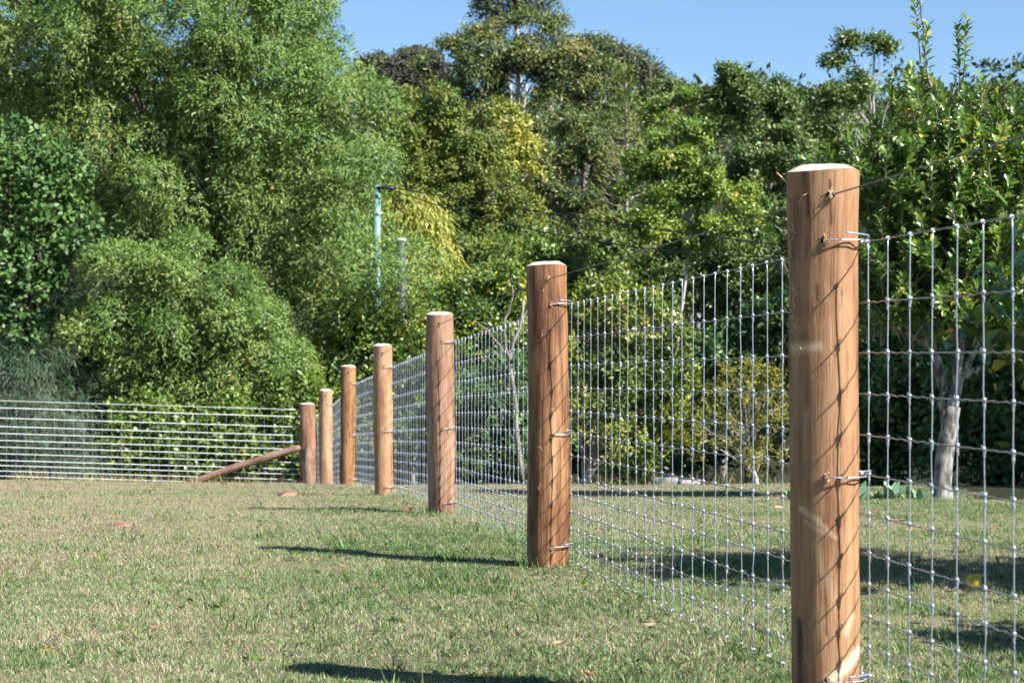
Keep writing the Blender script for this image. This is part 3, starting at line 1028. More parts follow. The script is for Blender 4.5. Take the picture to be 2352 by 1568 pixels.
M['olive'] = leaf_mat('yellow_twiggy_leaves', [(0, (.07, .09, .015)), (.5, (.20, .19, .03)), (1, (.36, .28, .05))], .5, .3, .25, .8)
M['forest'] = leaf_mat('hill_forest_leaves', [(0, (0.028, 0.053, 0.021)), (.4, (0.069, 0.106, 0.037)), (.75, (0.124, 0.142, 0.053)), (1, (0.179, 0.142, 0.074))], .5, .3, .22, .06)
M['bark_dark'] = bark_mat('dark_bark', (.03, .022, .018), (.10, .08, .065))
M['bark_pale'] = bark_mat('pale_bark', (.28, .25, .22), (.50, .47, .43), 5)
M['bark_grey'] = bark_mat('grey_bark', (.12, .105, .09), (.30, .27, .24), 8)
M['lichen'] = bark_mat('lichen_bark', (.06, .055, .05), (.36, .34, .31), 24, .52)

# ------------------------------------------------------------------ far wooded hill (reads as one mass)
def hill_forest():
    Ps, Ds, Ns, ls, ws, rs = [], [], [], [], [], []
    kinds = []
    k = 0
    yy = 64.0
    while yy < 172:
        half = .31 * yy + 5
        xx = -half + rng.uniform(0, 4)
        while xx < half:
            h = rng.uniform(4.5, 8.5) * (1.0 if yy < 140 else .8)
            rw = rng.uniform(2.0, 3.4)
            g = float(ground(xx, yy))
            c0 = np.array([xx, yy, g + h - rw * .75])
            nl = 7 + int(rng.integers(0, 4))
            ce = c0 + rand_unit(nl) * np.array([rw * .7, rw * .6, rw * .55])
            rr = rw * rng.uniform(.35, .6, nl)
            u = norm(ce - c0 + [0, -.3, .5])
            n = int(420 * (1 if yy < 110 else .9))
            big = .25 * (yy / 80) ** .9
            a = crown_leaves(ce, rr, u, n, big * 1.5, big * .8, per=5, droop=.1)
            tint = rng.normal(0, .2)
            Ps.append(a[0]); Ds.append(a[1]); Ns.append(a[2]); ls.append(a[3]); ws.append(a[4]); rs.append(np.clip(a[5] + tint, 0, 1))
            xx += rw * rng.uniform(1.1, 1.7)
        yy += rng.uniform(8, 11) * (yy / 80) ** .8
    P = np.concatenate(Ps)
    NLEAF[0] += len(P)
    me = leaf_mesh('hill_forest', P, np.concatenate(Ds), np.concatenate(Ns), np.concatenate(ls), np.concatenate(ws), np.concatenate(rs))
    tag(link('hill_forest', me, M['forest']), 'far wooded hillside below the skyline', 'forest', kind='stuff')


hill_forest()

# ------------------------------------------------------------------ named trees and shrubs, far to near
# ridge trees at the left of the gum
tree('ridge_tree', 'small round dark tree alone on the far skyline, right of the big feathery tree', 'tree', [(860, 158, 24, 22), (862, 190, 30, 20)], 130, 9, 5000, .26, .13, M['gum_dark'], M['bark_grey'], (862, .2), 6)
tree('russet_gum_tree', 'brownish hazy tree on the far skyline with a pale trunk', 'tree', [(930, 190, 60, 45), (965, 165, 40, 30), (900, 215, 45, 40), (985, 185, 40, 35)], 120, 13, 12000, .24, .11, M['russet'], M['bark_pale'], (932, .22, 935, 170), 9)
tree('ridge_tree', 'dark flat crown on the skyline between the russet tree and the tall gum', 'tree', [(955, 140, 45, 16), (925, 150, 25, 12), (985, 150, 25, 14)], 128, 8, 6000, .24, .12, M['gum_dark'], M['bark_grey'], (950, .2), 6)
tree('ridge_tree', 'round dark green tree on the skyline right of the drooping gum branch', 'tree', [(1520, 205, 38, 22), (1550, 225, 40, 22), (1500, 225, 25, 25)], 110, 9, 8000, .22, .11, M['gum'], M['bark_grey'], (1520, .2), 6)
# tall gum behind, whose head goes out of the top of the picture
tree('gum_tree', 'dark gum crown leaving the top of the picture behind the tall gum', 'tree', [(1165, 8, 62, 26), (1130, 18, 34, 22), (1225, 0, 40, 24), (1180, -40, 80, 30)], 68, 15, 10000, .17, .05, M['gum_dark'], M['bark_pale'], (1180, .22, 1185, 20), 9, droop=.4)
tree('gum_tree', 'tall gum with domed crown in the middle of the skyline, pale trunk showing', 'tree',
     [(1185, 95, 110, 62), (1110, 130, 80, 52), (1260, 110, 80, 55), (1060, 175, 80, 48), (1000, 130, 42, 24), (1310, 165, 75, 60), (1350, 130, 50, 35), (1075, 235, 75, 40), (1330, 240, 90, 60), (1270, 260, 55, 45), (1390, 200, 50, 40)],
     58, 26, 62000, .15, .042, M['gum'], M['bark_pale'], (1150, .15, 1192, 120), 30, droop=.35, per=8, fill=.36, flat=.55, back=.3)
tree('gum_tree', 'gum branch heads drooping against the sky right of the tall gum', 'tree', [(1400, 122, 30, 16), (1365, 105, 26, 14), (1440, 138, 42, 20), (1475, 160, 24, 26), (1420, 165, 28, 20)], 60, 11, 10000, .16, .04, M['gum_dark'], M['bark_grey'], (1330, .2, 1400, 150), 12, droop=.6)
tree('gum_tree', 'grey green gum with leaning pale limbs below the tall gum', 'tree',
     [(1300, 330, 100, 55), (1380, 330, 80, 60), (1250, 420, 70, 55), (1340, 430, 90, 55), (1290, 500, 90, 50), (1420, 420, 50, 60), (1240, 330, 50, 40)], 52, 24, 36000, .13, .042, M['gum'], M['bark_pale'], (1240, .11, 1330, 330), 26, droop=.35, twigs=1, fill=.34, flat=.55, back=.3)
# right skyline group
tree('spreading_tree', 'tree with forked pale trunk and layered crown in the middle of the right skyline', 'tree',
     [(1720, 215, 75, 28), (1680, 250, 70, 32), (1770, 240, 65, 30), (1665, 190, 20, 14), (1740, 285, 70, 30), (1650, 280, 50, 30)], 56, 20, 24000, .13, .06, M['mid'], M['bark_pale'], (1738, .10, 1730, 250), 18, fill=.36, flat=.5, back=.25)
tree('spreading_tree', 'flat crowned tree with slender pale forked trunk, second from the right skyline', 'tree',
     [(1850, 215, 70, 24), (1830, 250, 75, 32), (1890, 255, 60, 30), (1800, 200, 24, 14), (1870, 290, 80, 28)], 60, 20, 20000, .14, .06, M['mid'], M['bark_pale'], (1825, .09, 1835, 250), 16, fill=.36, flat=.5, back=.25)
tree('spreading_tree', 'tallest tree on the right skyline with bare pale trunk and small flat crown', 'tree',
     [(2000, 115, 40, 16), (1945, 100, 22, 10), (2035, 128, 26, 14), (1925, 150, 26, 12), (1940, 178, 36, 10), (1970, 215, 50, 16), (1905, 232, 40, 16)], 50, 13, 9000, .12, .05, M['mid'], M['bark_pale'], (1990, .075, 2008, 130), 18, fill=.4, flat=.45, back=.25)
for lb, dd, lab, mt_, n in [
        ([(1600, 260, 80, 50), (1560, 300, 70, 60), (1630, 330, 60, 50)], 62, 'bushy tree below the skyline right of the slender pine', 'light', 20000),
        ([(1950, 330, 110, 60), (1890, 390, 90, 60), (2010, 390, 80, 70), (1860, 330, 60, 50)], 54, 'dense mid green tree left of the glossy leaved tree, above the nearest post', 'mid', 26000),
        ([(2130, 260, 110, 50), (2230, 280, 110, 60), (2330, 250, 80, 50), (2100, 330, 90, 60), (2300, 330, 110, 60)], 66, 'dark wood edge rising behind the glossy leaved tree at the right', 'gum', 26000),
        ([(1780, 380, 80, 60), (1830, 450, 80, 60), (1740, 440, 60, 60), (1790, 520, 80, 50)], 50, 'dark green tree behind the top of the nearest post', 'mid', 26000),
        ([(1650, 600, 110, 80), (1560, 640, 100, 70), (1720, 660, 90, 80), (1640, 720, 110, 60)], 40, 'dark green bush behind the netting between the first two posts', 'mid', 34000),
        ([(1420, 560, 80, 60), (1380, 620, 70, 60), (1450, 640, 80, 60)], 44, 'yellow green bushy tree behind the second post, right of its top', 'conifer', 24000)]:
    tree('bushy_tree', lab, 'tree', lb, dd, 26, n, .12, .055, M[mt_], M['bark_grey'], None, 12, fill=.45, flat=.65)
tree('light_green_tree', 'light green layered tree with bare forked limbs left of the nearest post', 'tree',
     [(1580, 325, 60, 34), (1520, 375, 60, 32), (1630, 380, 62, 40), (1490, 430, 48, 34), (1660, 450, 60, 36), (1590, 420, 60, 30), (1500, 520, 60, 34), (1570, 540, 60, 34), (1650, 540, 56, 34), (1700, 500, 34, 34), (1540, 470, 30, 20)],
     36, 22, 46000, .08, .038, M['light'], M['bark_pale'], (1577, .055, 1572, 400), 22, fill=.36, flat=.5, back=.25, lo_limb=.82)
# slender pine: whorls of thin boughs up a straight stem
def slender_pine():
    d = 47.0
    bx = (1425 - CX) / F * d
    gz = float(ground(bx, d))
    root = empty('slender_pine', (bx, d, gz))
    tag(root, 'thin sparse pine with straight stem and short side boughs, right of the tall gum', 'tree')
    o = np.array([bx, d, gz])
    top = W(1437, 150, d) - o
    mb = MB()
    limb(mb, [0, 0, -.2], top, .13, .012, 0, .01, 12, 7)
    Ps, Ds = [], []
    for t in np.linspace(.45, .985, 26):
        c = top * t
        ln = (1 - t) * 2.3 + .12
        for a in range(6):
            az = a * 1.05 + t * 40 + rng.uniform(-.2, .2)
            dr = np.array([math.cos(az), math.sin(az), .35])
            e_ = c + dr * ln
            limb(mb, c, e_, .014, .004, -.06, .03, 5, 4)
            n = 10 if t < .85 else 16
            tt = rng.uniform(.25 if t > .8 else .6, 1, n)
            Ps.append(c + (e_ - c) * tt[:, None] + rng.normal(0, .03, (n, 3)))
            Ds.append(norm(dr + rng.normal(0, .5, (n, 3)) + [0, 0, .5]))
    P = np.concatenate(Ps); D = np.concatenate(Ds); n = len(P)
    Nn = norm(np.cross(D, rand_unit(n)))
    mb.build('trunk', M['bark_grey'], root)
    link('crown', leaf_mesh('crown', P, D, Nn, rng.uniform(.12, .22, n), rng.uniform(.03, .05, n), rng.uniform(.2, .8, n)), M['conifer'], root)


slender_pine()
# golden-tipped conifers in the middle
for lb, tr, lab, n in [
        ([(945, 245, 28, 26), (938, 290, 48, 40), (940, 350, 66, 55), (960, 420, 70, 60), (930, 470, 60, 60)], (945, .16, 945, 250), 'leftmost of the golden tipped conical trees, beside the big feathery tree', 26000),
        ([(1012, 235, 26, 24), (1020, 280, 48, 40), (1030, 330, 66, 48), (1050, 390, 72, 60), (1040, 460, 70, 60), (1060, 520, 70, 50)], (1030, .17, 1015, 240), 'tallest of the golden tipped conical trees, left of the tall gum trunk', 34000),
        ([(1115, 350, 40, 36), (1110, 400, 66, 44), (1130, 460, 80, 50), (1140, 530, 90, 60), (1180, 590, 70, 60), (1100, 590, 80, 60)], (1120, .17, 1115, 350), 'lowest and broadest golden tipped tree, above the third post', 34000)]:
    tree('golden_conifer', lab, 'tree', lb, 46, 17, n, .085, .05, M['conifer'], M['bark_grey'], tr, 14, group='golden tipped conical trees', up=.6, flat=1.0, fill=.5)
tree('golden_tree', 'yellow leaved upright tree with bare stem between the conical trees and the tall gum', 'tree', [(1160, 290, 36, 40), (1170, 360, 50, 50), (1190, 440, 44, 60), (1205, 520, 40, 60), (1215, 590, 40, 50)], 49, 15, 16000, .11, .06, M['golden'], M['bark_pale'], (1145, .09, 1158, 300), 10)
# golden bamboo clump
tree('golden_bamboo', 'golden yellow drooping bamboo clump beside the green pole', 'bamboo', [(955, 485, 60, 36), (905, 480, 36, 44), (955, 515, 66, 40), (925, 555, 50, 60), (985, 570, 48, 60), (1000, 640, 44, 50), (950, 620, 60, 50), (1060, 650, 36, 30), (900, 510, 30, 36)], 38, 17, 20000, .16, .030, M['golden'], M['bark_grey'], (950, .05), 14, droop=1.0, up=.5, per=6, spread=.6)
# canes of the bamboo
# bushes behind the middle posts
tree('glossy_bush', 'glossy green bush with yellow tips behind the netting left of the third post', 'bush', [(820, 760, 100, 80), (900, 740, 90, 70), (860, 850, 110, 90), (780, 860, 80, 90), (950, 840, 90, 90), (900, 950, 110, 90), (800, 980, 90, 90)], 34, 22, 44000, .075, .038, M['glossy'], M['bark_grey'], None, 12)
tree('glossy_bush', 'glossy yellow green bush behind the gap between the third and second posts', 'bush', [(1090, 700, 80, 60), (1170, 680, 60, 60), (1100, 790, 80, 80), (1020, 730, 60, 60), (1180, 770, 60, 60), (1060, 880, 80, 70)], 35, 22, 36000, .085, .042, M['glossy'], M['bark_pale'], None, 12)
tree('glossy_bush', 'low dark green bush on the lawn edge between the third and second posts', 'bush', [(1090, 960, 110, 80), (1180, 930, 80, 100), (1020, 1010, 90, 70), (1130, 1050, 110, 50), (960, 1030, 80, 60), (1210, 1040, 70, 60)], 30, 24, 34000, .075, .04, M['broad'], M['bark_pale'], None, 14, twigs=1)
def bare_tree():
    d = 28.5
    bx = (1195 - CX) / F * d
    gz = float(ground(bx, d))
    root = empty('bare_tree', (bx, d, gz))
    tag(root, 'gnarled pale tree with forked bare stems just left of the second post', 'tree')
    o = np.array([bx, d, gz])
    mb = MB()
    w_ = lambda px, py, dd=0: W(px, py, d + dd) - o
    for path, r0, r1 in [([(1200, 1115), (1190, 1000), (1180, 900), (1172, 820), (1195, 745), (1204, 690)], .075, .035), ([(1175, 860), (1165, 800), (1160, 740), (1178, 690), (1176, 640)], .045, .02), ([(1195, 745), (1215, 700), (1240, 650), (1250, 600)], .035, .012), ([(1180, 900), (1225, 870), (1260, 800)], .03, .012), ([(1170, 830), (1120, 760), (1095, 740)], .022, .01), ([(1176, 660), (1165, 620), (1160, 580)], .018, .006)]:
        pts_ = np.array([w_(*p) for p in path])
        tt = np.linspace(0, len(pts_) - 1, 14)
        sm = np.stack([pchip(np.arange(len(pts_)), pts_[:, q_])(tt) for q_ in range(3)], -1) + rng.normal(0, .012, (14, 3))
        mb.tube(sm, np.linspace(r0, r1, 14) * .6, 7)
    mb.build('trunk', M['bark_grey'], root)
    C = np.array([w_(1250, 600), w_(1160, 590), w_(1200, 640), w_(1100, 735), w_(1262, 800)])
    a = crown_leaves(C, np.full(5, .28), norm(np.array([[0, 0, 1.]] * 5)), 2200, .08, .042)
    link('crown', leaf_mesh('crown', *a), M['glossy'], root)


bare_tree()
tree('red_tipped_shrub', 'glossy shrub with yellow and red tipped leaves and grey limbs by the second post', 'shrub',
     [(1430, 720, 100, 70), (1350, 700, 60, 60), (1490, 790, 80, 80), (1380, 800, 80, 70), (1540, 850, 50, 60), (1420, 880, 80, 60), (1500, 930, 70, 60), (1370, 960, 70, 70), (1440, 1030, 90, 60), (1540, 1000, 60, 50)],
     25, 26, 24000, .075, .034, M['glossy_yellow'], M['bark_grey'], (1330, .08, 1400, 880), 34, fill=.42, twigs=3, flat=.7, lo_limb=.25)
tree('twiggy_shrub', 'sparse twiggy shrub with yellow feathery leaves left of the nearest post', 'shrub',
     [(1720, 870, 60, 30), (1660, 920, 60, 28), (1760, 940, 50, 34), (1620, 980, 50, 26), (1700, 1000, 60, 28), (1790, 900, 36, 34), (1600, 1030, 40, 22), (1750, 1050, 50, 24)],
     21, 17, 7000, .05, .015, M['olive'], M['bark_pale'], (1745, .035, 1720, 960), 48, fill=.42, twigs=6, flat=.6, lo_limb=.3)
# left-hand mass
tree('dark_backing_tree', 'dark tree filling the gap behind the big feathery tree at the far left', 'tree', [(60, 760, 200, 200), (200, 900, 200, 160), (-60, 500, 180, 220), (60, 1000, 220, 120), (420, 980, 200, 120), (650, 900, 120, 160), (700, 760, 120, 120)], 41, 40, 36000, .12, .06, M['broad'], M['bark_dark'], (150, .2), 14)
tree('feathery_wattle_tree', 'second feathery tree filling the gaps behind the huge one at the upper left', 'tree', [(60, 80, 240, 200), (330, 60, 240, 200), (580, 80, 130, 170), (640, 260, 150, 150), (300, 300, 240, 160), (700, 450, 140, 130), (450, 500, 240, 140)], 39.5, 60, 60000, .15, .05, M['wattle'], M['bark_dark'], (330, .16, 380, 300), 16, droop=.4)
tree('feathery_wattle_tree', 'huge feathery green tree filling the upper left of the picture', 'tree',
     [(120, 60, 250, 190), (400, 60, 230, 190), (620, 60, 130, 150), (560, 240, 190, 150), (740, 210, 95, 130), (300, 260, 220, 150), (830, 310, 80, 90), (880, 350, 55, 70), (700, 400, 170, 130), (440, 420, 190, 120), (775, 470, 80, 110), (620, 560, 170, 120), (340, 540, 150, 90), (760, 620, 130, 100), (905, 640, 50, 50), (520, 640, 90, 80), (850, 700, 90, 70), (930, 640, 60, 60), (250, -80, 300, 130), (580, -90, 150, 110), (-40, 20, 160, 160), (20, 200, 160, 120), (680, -20, 70, 90), (720, 720, 90, 60), (852, 612, 38, 34, -2.6), (845, 372, 30, 22, -2.4), (926, 632, 40, 30, -2.8)],
     36, 50, 330000, .094, .025, M['wattle'], M['bark_dark'], (470, .17, 500, 400), 40, droop=.4, per=8, twigs=1, spread=.7, fill=.66, back=.22, flat=.85)
tree('rounded_wattle_tree', 'rounded feathery bush in front of the huge feathery tree, above the left fence', 'tree',
     [(430, 690, 150, 110), (320, 640, 120, 80), (560, 780, 120, 100), (430, 820, 200, 110), (290, 780, 110, 100), (600, 860, 85, 80), (500, 900, 150, 70), (350, 900, 120, 60)],
     32.5, 42, 130000, .087, .0235, M['wattle'], M['bark_dark'], (440, .13), 22, droop=.4, per=8, spread=.7, fill=.66, back=.22, flat=.85)
tree('broadleaf_tree', 'tree with bluish green rounded leaves at the left edge of the picture', 'tree',
     [(30, 350, 60, 50), (60, 430, 80, 50), (120, 480, 70, 50), (40, 520, 70, 50), (150, 400, 40, 40), (30, 620, 80, 50), (90, 600, 50, 40), (60, 680, 60, 34), (190, 540, 36, 40), (40, 770, 80, 40), (150, 800, 70, 60)],
     33, 22, 14000, .12, .085, M['broad'], M['bark_dark'], (110, .11), 14, fill=.8, shape='diamond')
tree('needle_shrub', 'blue green shrub with fine drooping needles behind the left end of the fence', 'shrub',
     [(60, 930, 110, 70), (130, 970, 90, 70), (30, 1010, 120, 90), (120, 1060, 100, 70), (10, 860, 90, 60), (180, 1020, 50, 70), (80, 850, 50, 40)],
     30.3, 34, 24000, .15, .009, M['needle'], M['bark_dark'], (70, .08), 14, fill=.5, droop=.6, per=8, spread=.5, up=.2)
for lb, lab in [([(300, 1040, 80, 50), (360, 1010, 70, 60), (400, 1060, 80, 50), (260, 1075, 50, 30), (330, 960, 60, 40)], 'bright green leafy hedge bush behind the left fence, right of the needle shrub'),
                ([(520, 1000, 90, 60), (470, 1050, 80, 60), (580, 1040, 80, 60), (560, 960, 60, 40)], 'bright green leafy hedge bush behind the upper end of the slanting brace'),
                ([(660, 1000, 60, 50), (680, 930, 50, 60), (640, 1060, 70, 50), (700, 1060, 60, 50), (745, 980, 50, 70)], 'dark green leafy hedge bush right behind the corner post')]:
    tree('hedge_bush', lab, 'bush', lb, 30.5, 20, 14000, .075, .05, M['hedge'], M['bark_dark'], None, 8, group='hedge bushes along the left fence')
print('LEAVES', NLEAF[0])
#MORE#
# ------------------------------------------------------------------ glossy-leaved tree behind the fence at the right
def glossy_tree():
    d = 15.8
    w_ = lambda px, py, dd=0: W(px, py, d + dd) - o
    bx = (2168 - CX) / F * d
    o = np.array([bx, d, float(ground(bx, d))])
    root = empty('glossy_leaved_tree', o)
    tag(root, 'tree with glossy green leaves and lichen spotted trunk behind the netting at the right', 'tree')
    mb = MB()

    def path(pp, r0, r1, n=16, sides=9, wob=.012, flare=0):
        P_ = np.array([w_(*p) for p in pp])
        tt = np.linspace(0, len(P_) - 1, n)
        sm = np.stack([pchip(np.arange(len(P_)), P_[:, q_])(tt) for q_ in range(3)], -1) + rng.normal(0, wob, (n, 3))
        rr = np.linspace(r0, r1, n)
        if flare: rr[:3] += np.array([flare, flare * .45, flare * .12])
        mb.tube(sm, rr, sides)
        return sm
    ends = []
    path([(2162, 1165), (2166, 1090), (2178, 1000), (2186, 935)], .085, .075, 14, 12, .005, .04)
    ends += [path([(2182, 950), (2195, 880), (2205, 800), (2212, 700), (2200, 560), (2190, 420, -.2)], .06, .018)]
    ends += [path([(2178, 985), (2162, 930), (2166, 870), (2150, 815), (2100, 770), (2050, 745), (1990, 730)], .05, .015)]
    ends += [path([(2198, 870), (2240, 855), (2290, 835), (2345, 830)], .035, .012)]
    ends += [path([(2190, 900), (2215, 850), (2260, 760), (2290, 640), (2300, 500)], .04, .012)]
    ends += [path([(2160, 890), (2140, 800), (2120, 680), (2110, 560), (2130, 430), (2150, 250)], .035, .009)]
    ends += [path([(2205, 780), (2170, 660), (2160, 520), (2165, 380), (2180, 250)], .03, .008)]
    ends += [path([(2100, 770), (2060, 660), (2030, 560), (1990, 460), (1960, 380)], .02, .006)]
    ends += [path([(2260, 760), (2300, 620), (2330, 480), (2340, 330)], .025, .007)]
    ends += [path([(2150, 250), (2128, 130), (2116, 20), (2112, -40)], .012, .004)]
    ends += [path([(2180, 250), (2195, 170), (2205, 90)], .011, .004)]
    ends += [path([(2050, 745), (1950, 640), (1850, 560), (1780, 520)], .014, .005)]
    mb.build('trunk', M['lichen'], root)
    # shoots: thin stems with obovate leaves spiralling up their outer part
    lobes = [(2150, 470, 120, 110, 60), (2265, 470, 110, 120, 60), (2060, 500, 90, 90, 34), (2170, 620, 130, 90, 60), (2290, 640, 110, 90, 46), (2060, 640, 90, 70, 34), (2130, 740, 110, 45, 36), (2250, 740, 110, 50, 40), (2335, 380, 50, 80, 24), (2190, 330, 70, 60, 26), (2240, 320, 50, 50, 14), (2110, 290, 44, 50, 16), (2330, 760, 60, 60, 24), (1985, 420, 55, 60, 18), (2020, 740, 50, 36, 12), (2075, 380, 40, 50, 12)]
    sh = []
    for (px, py, rx, ry, n) in lobes:
        for k in range(int(n * (1.25 if py > 450 else .75))):
            u = rand_unit(1)[0] * rng.uniform(.3, 1) ** .5
            b_ = w_(px + u[0] * rx, py - u[2] * ry) + np.array([0, u[1] * rx * d / F * 1.1, 0])
            dr = norm((np.array([u[0] * .55, u[1] * .5 - .1, .75]) + rng.normal(0, .3, 3))[None])[0]
            sh.append((b_, dr, rng.uniform(.25, .5)))
    # emergent shoots against the sky
    for (px, py, tx, ty) in [(2112, 120, 2100, -20), (2120, 200, 2130, 60), (2205, 240, 2200, 60), (2212, 180, 2222, 50), (2100, 270, 2085, 175), (2160, 330, 2150, 190), (2260, 330, 2240, 220), (2040, 330, 2052, 250), (2340, 330, 2330, 200), (2350, 280, 2362, 180), (1770, 560, 1768, 470), (1800, 600, 1775, 530), (1960, 380, 1950, 300), (1985, 370, 1992, 300), (1930, 420, 1905, 345)]:
        a = w_(px, py); b_ = w_(tx, ty)
        sh.append((a, norm((b_ - a)[None])[0], np.linalg.norm(b_ - a)))
    tb = MB()
    Ps, Ds, Ns, Rn = [], [], [], []
    for (b_, dr, ln) in sh:
        tb.tube([b_ - dr * .1, b_ + dr * ln * .5 + rng.normal(0, .01, 3), b_ + dr * ln], [.007, .005, .003], 4)
        n = int(10 + ln * 44)
        t = np.linspace(.12, 1, n)
        az = np.arange(n) * 2.4 + rng.uniform(0, 6)
        s1 = norm(np.cross(dr, [.3, .2, .1])[None])[0]; s2 = np.cross(dr, s1)
        rad_ = s1[None] * np.cos(az)[:, None] + s2[None] * np.sin(az)[:, None]
        lift = np.interp(t, [.1, 1], [.35, 1.5])[:, None]
        Dv = norm(rad_ + dr[None] * lift + rng.normal(0, .22, (n, 3)))
        Nv = dr[None] * 1.0 - rad_ * .4 + rng.normal(0, .3, (n, 3))
        Nv = norm(Nv - (Nv * Dv).sum(-1, keepdims=True) * Dv)
        Ps.append(b_ + dr * (t * ln)[:, None]); Ds.append(Dv); Ns.append(Nv)
        Rn.append(np.clip(.38 + rng.normal(0, .12) + rng.normal(0, .14, n) + (rng.random(n) < .025) * .6, 0, 1))
    P_ = np.concatenate(Ps); n = len(P_)
    NLEAF[0] += n
    tb.build('shoots', M['bark_grey'], root)['kind'] = 'stuff'
    link('crown', leaf_mesh('crown', P_, np.concatenate(Ds), np.concatenate(Ns), 0.097 * rng.uniform(.65, 1.2, n), .040 * rng.uniform(.75, 1.2, n), np.concatenate(Rn), 'obovate'), M['glossy_near'], root)


M['glossy_near'] = leaf_mat('glossy_near_leaves', [(0, (.035, .075, .014)), (.4, (.085, .155, .026)), (.7, (.15, .22, .036)), (.88, (.26, .28, .045)), (.95, (.45, .36, .05)), (1, (.45, .34, .06))], .28, .6, .36, .8)
glossy_tree()


# ------------------------------------------------------------------ trees right of the picture, seen at its edge or by their shade
def world_tree(name, label, cat, base, lobes, csize, nleaf, ln, wd, lmat, bmat, r0, shape='diamond', **kw):
    """lobes: (x, y, z above ground, rx, ry, rz)"""
    gz = float(ground(*base))
    o = np.array([base[0], base[1], gz])
    C, Rr, U = [], [], []
    for (x, y, z, rx, ry, rz) in lobes:
        ax = np.array([rx, ry, rz])
        n = max(5, int(4 * math.pi * (rx * rz + rx * ry + ry * rz) / 3 / (csize ** 2 * 1.7)))
        u = rand_unit(n)
        C.append(np.array([x, y, gz + z]) + u * ax * rng.uniform(.6, 1, n)[:, None]); Rr.append(csize * rng.uniform(.6, 1.3, n)); U.append(u)
    C = np.concatenate(C); Rr = np.concatenate(Rr); U = np.concatenate(U)
    P, D, Nn, lo, wo, rnd = crown_leaves(C, Rr, U, nleaf, ln, wd, **kw)
    NLEAF[0] += len(P)
    root = empty(name, o)
    tag(root, label, cat)
    mb = MB()
    P1 = limb(mb, [0, 0, -.2], C.mean(0) - o, r0, r0 * .45, 0, .05, 10, 8)
    for j in rng.choice(len(C), min(14, len(C)), replace=False):
        st = P1[rng.integers(4, 10)]
        limb(mb, st, C[j] - o, r0 * .35, r0 * .08, .05, .09, 6, 5)
    mb.build('trunk', bmat, root)
    link('crown', leaf_mesh('crown', P - o, D, Nn, lo, wo, rnd, shape), lmat, root)


world_tree('citrus_tree', 'citrus tree whose large dark leaves hang in from the right edge of the picture', 'tree', (4.35, 7.2),
           [(4.3, 7.1, 2.2, .9, .55, .7), (4.0, 7.4, 2.55, .6, .35, .3), (4.9, 7.2, 2.4, .8, .6, .8), (3.1, 7.9, 1.3, .55, .35, .5), (3.5, 7.5, 1.8, .5, .4, .45), (2.72, 8.2, .95, .30, .25, .35), (2.75, 8.25, 1.25, .30, .25, .35)],
           .28, 5200, .115, .055, M['glossy_near'], M['bark_grey'], .07, 'obovate', jit=.5)
world_tree('citrus_bush', 'low citrus bush standing just outside the right edge of the picture', 'bush', (3.15, 5.75),
           [(3.1, 5.75, .75, .55, .3, .4), (3.4, 5.6, 1.0, .4, .3, .35)], .2, 2200, .10, .05, M['glossy_near'], M['bark_grey'], .04, 'obovate', jit=.5)
for (x, y, h, r_, lab) in [(10.6, 19.6, 7.5, 2.5, 'nearest shade tree outside the right edge of the picture'), (12.6, 24.5, 9.5, 3.0, 'tallest shade tree outside the right edge of the picture'), (10.2, 25.5, 7.0, 2.2, 'farthest shade tree outside the right edge of the picture'), (9.3, 22.0, 5.0, 1.6, 'lowest shade tree outside the right edge of the picture')]:
    world_tree('shade_tree', lab, 'tree', (x, y), [(x, y, h * .7, r_, r_, h * .28), (x - r_ * .5, y, h * .45, r_ * .8, r_ * .8, h * .25), (x + r_ * .4, y + .5, h * .5, r_ * .8, r_ * .8, h * .25), (x, y, h * .2, r_ * .8, r_ * .8, h * .2)], .7, 5000, .28, .18, M['mid'], M['bark_dark'], .15)
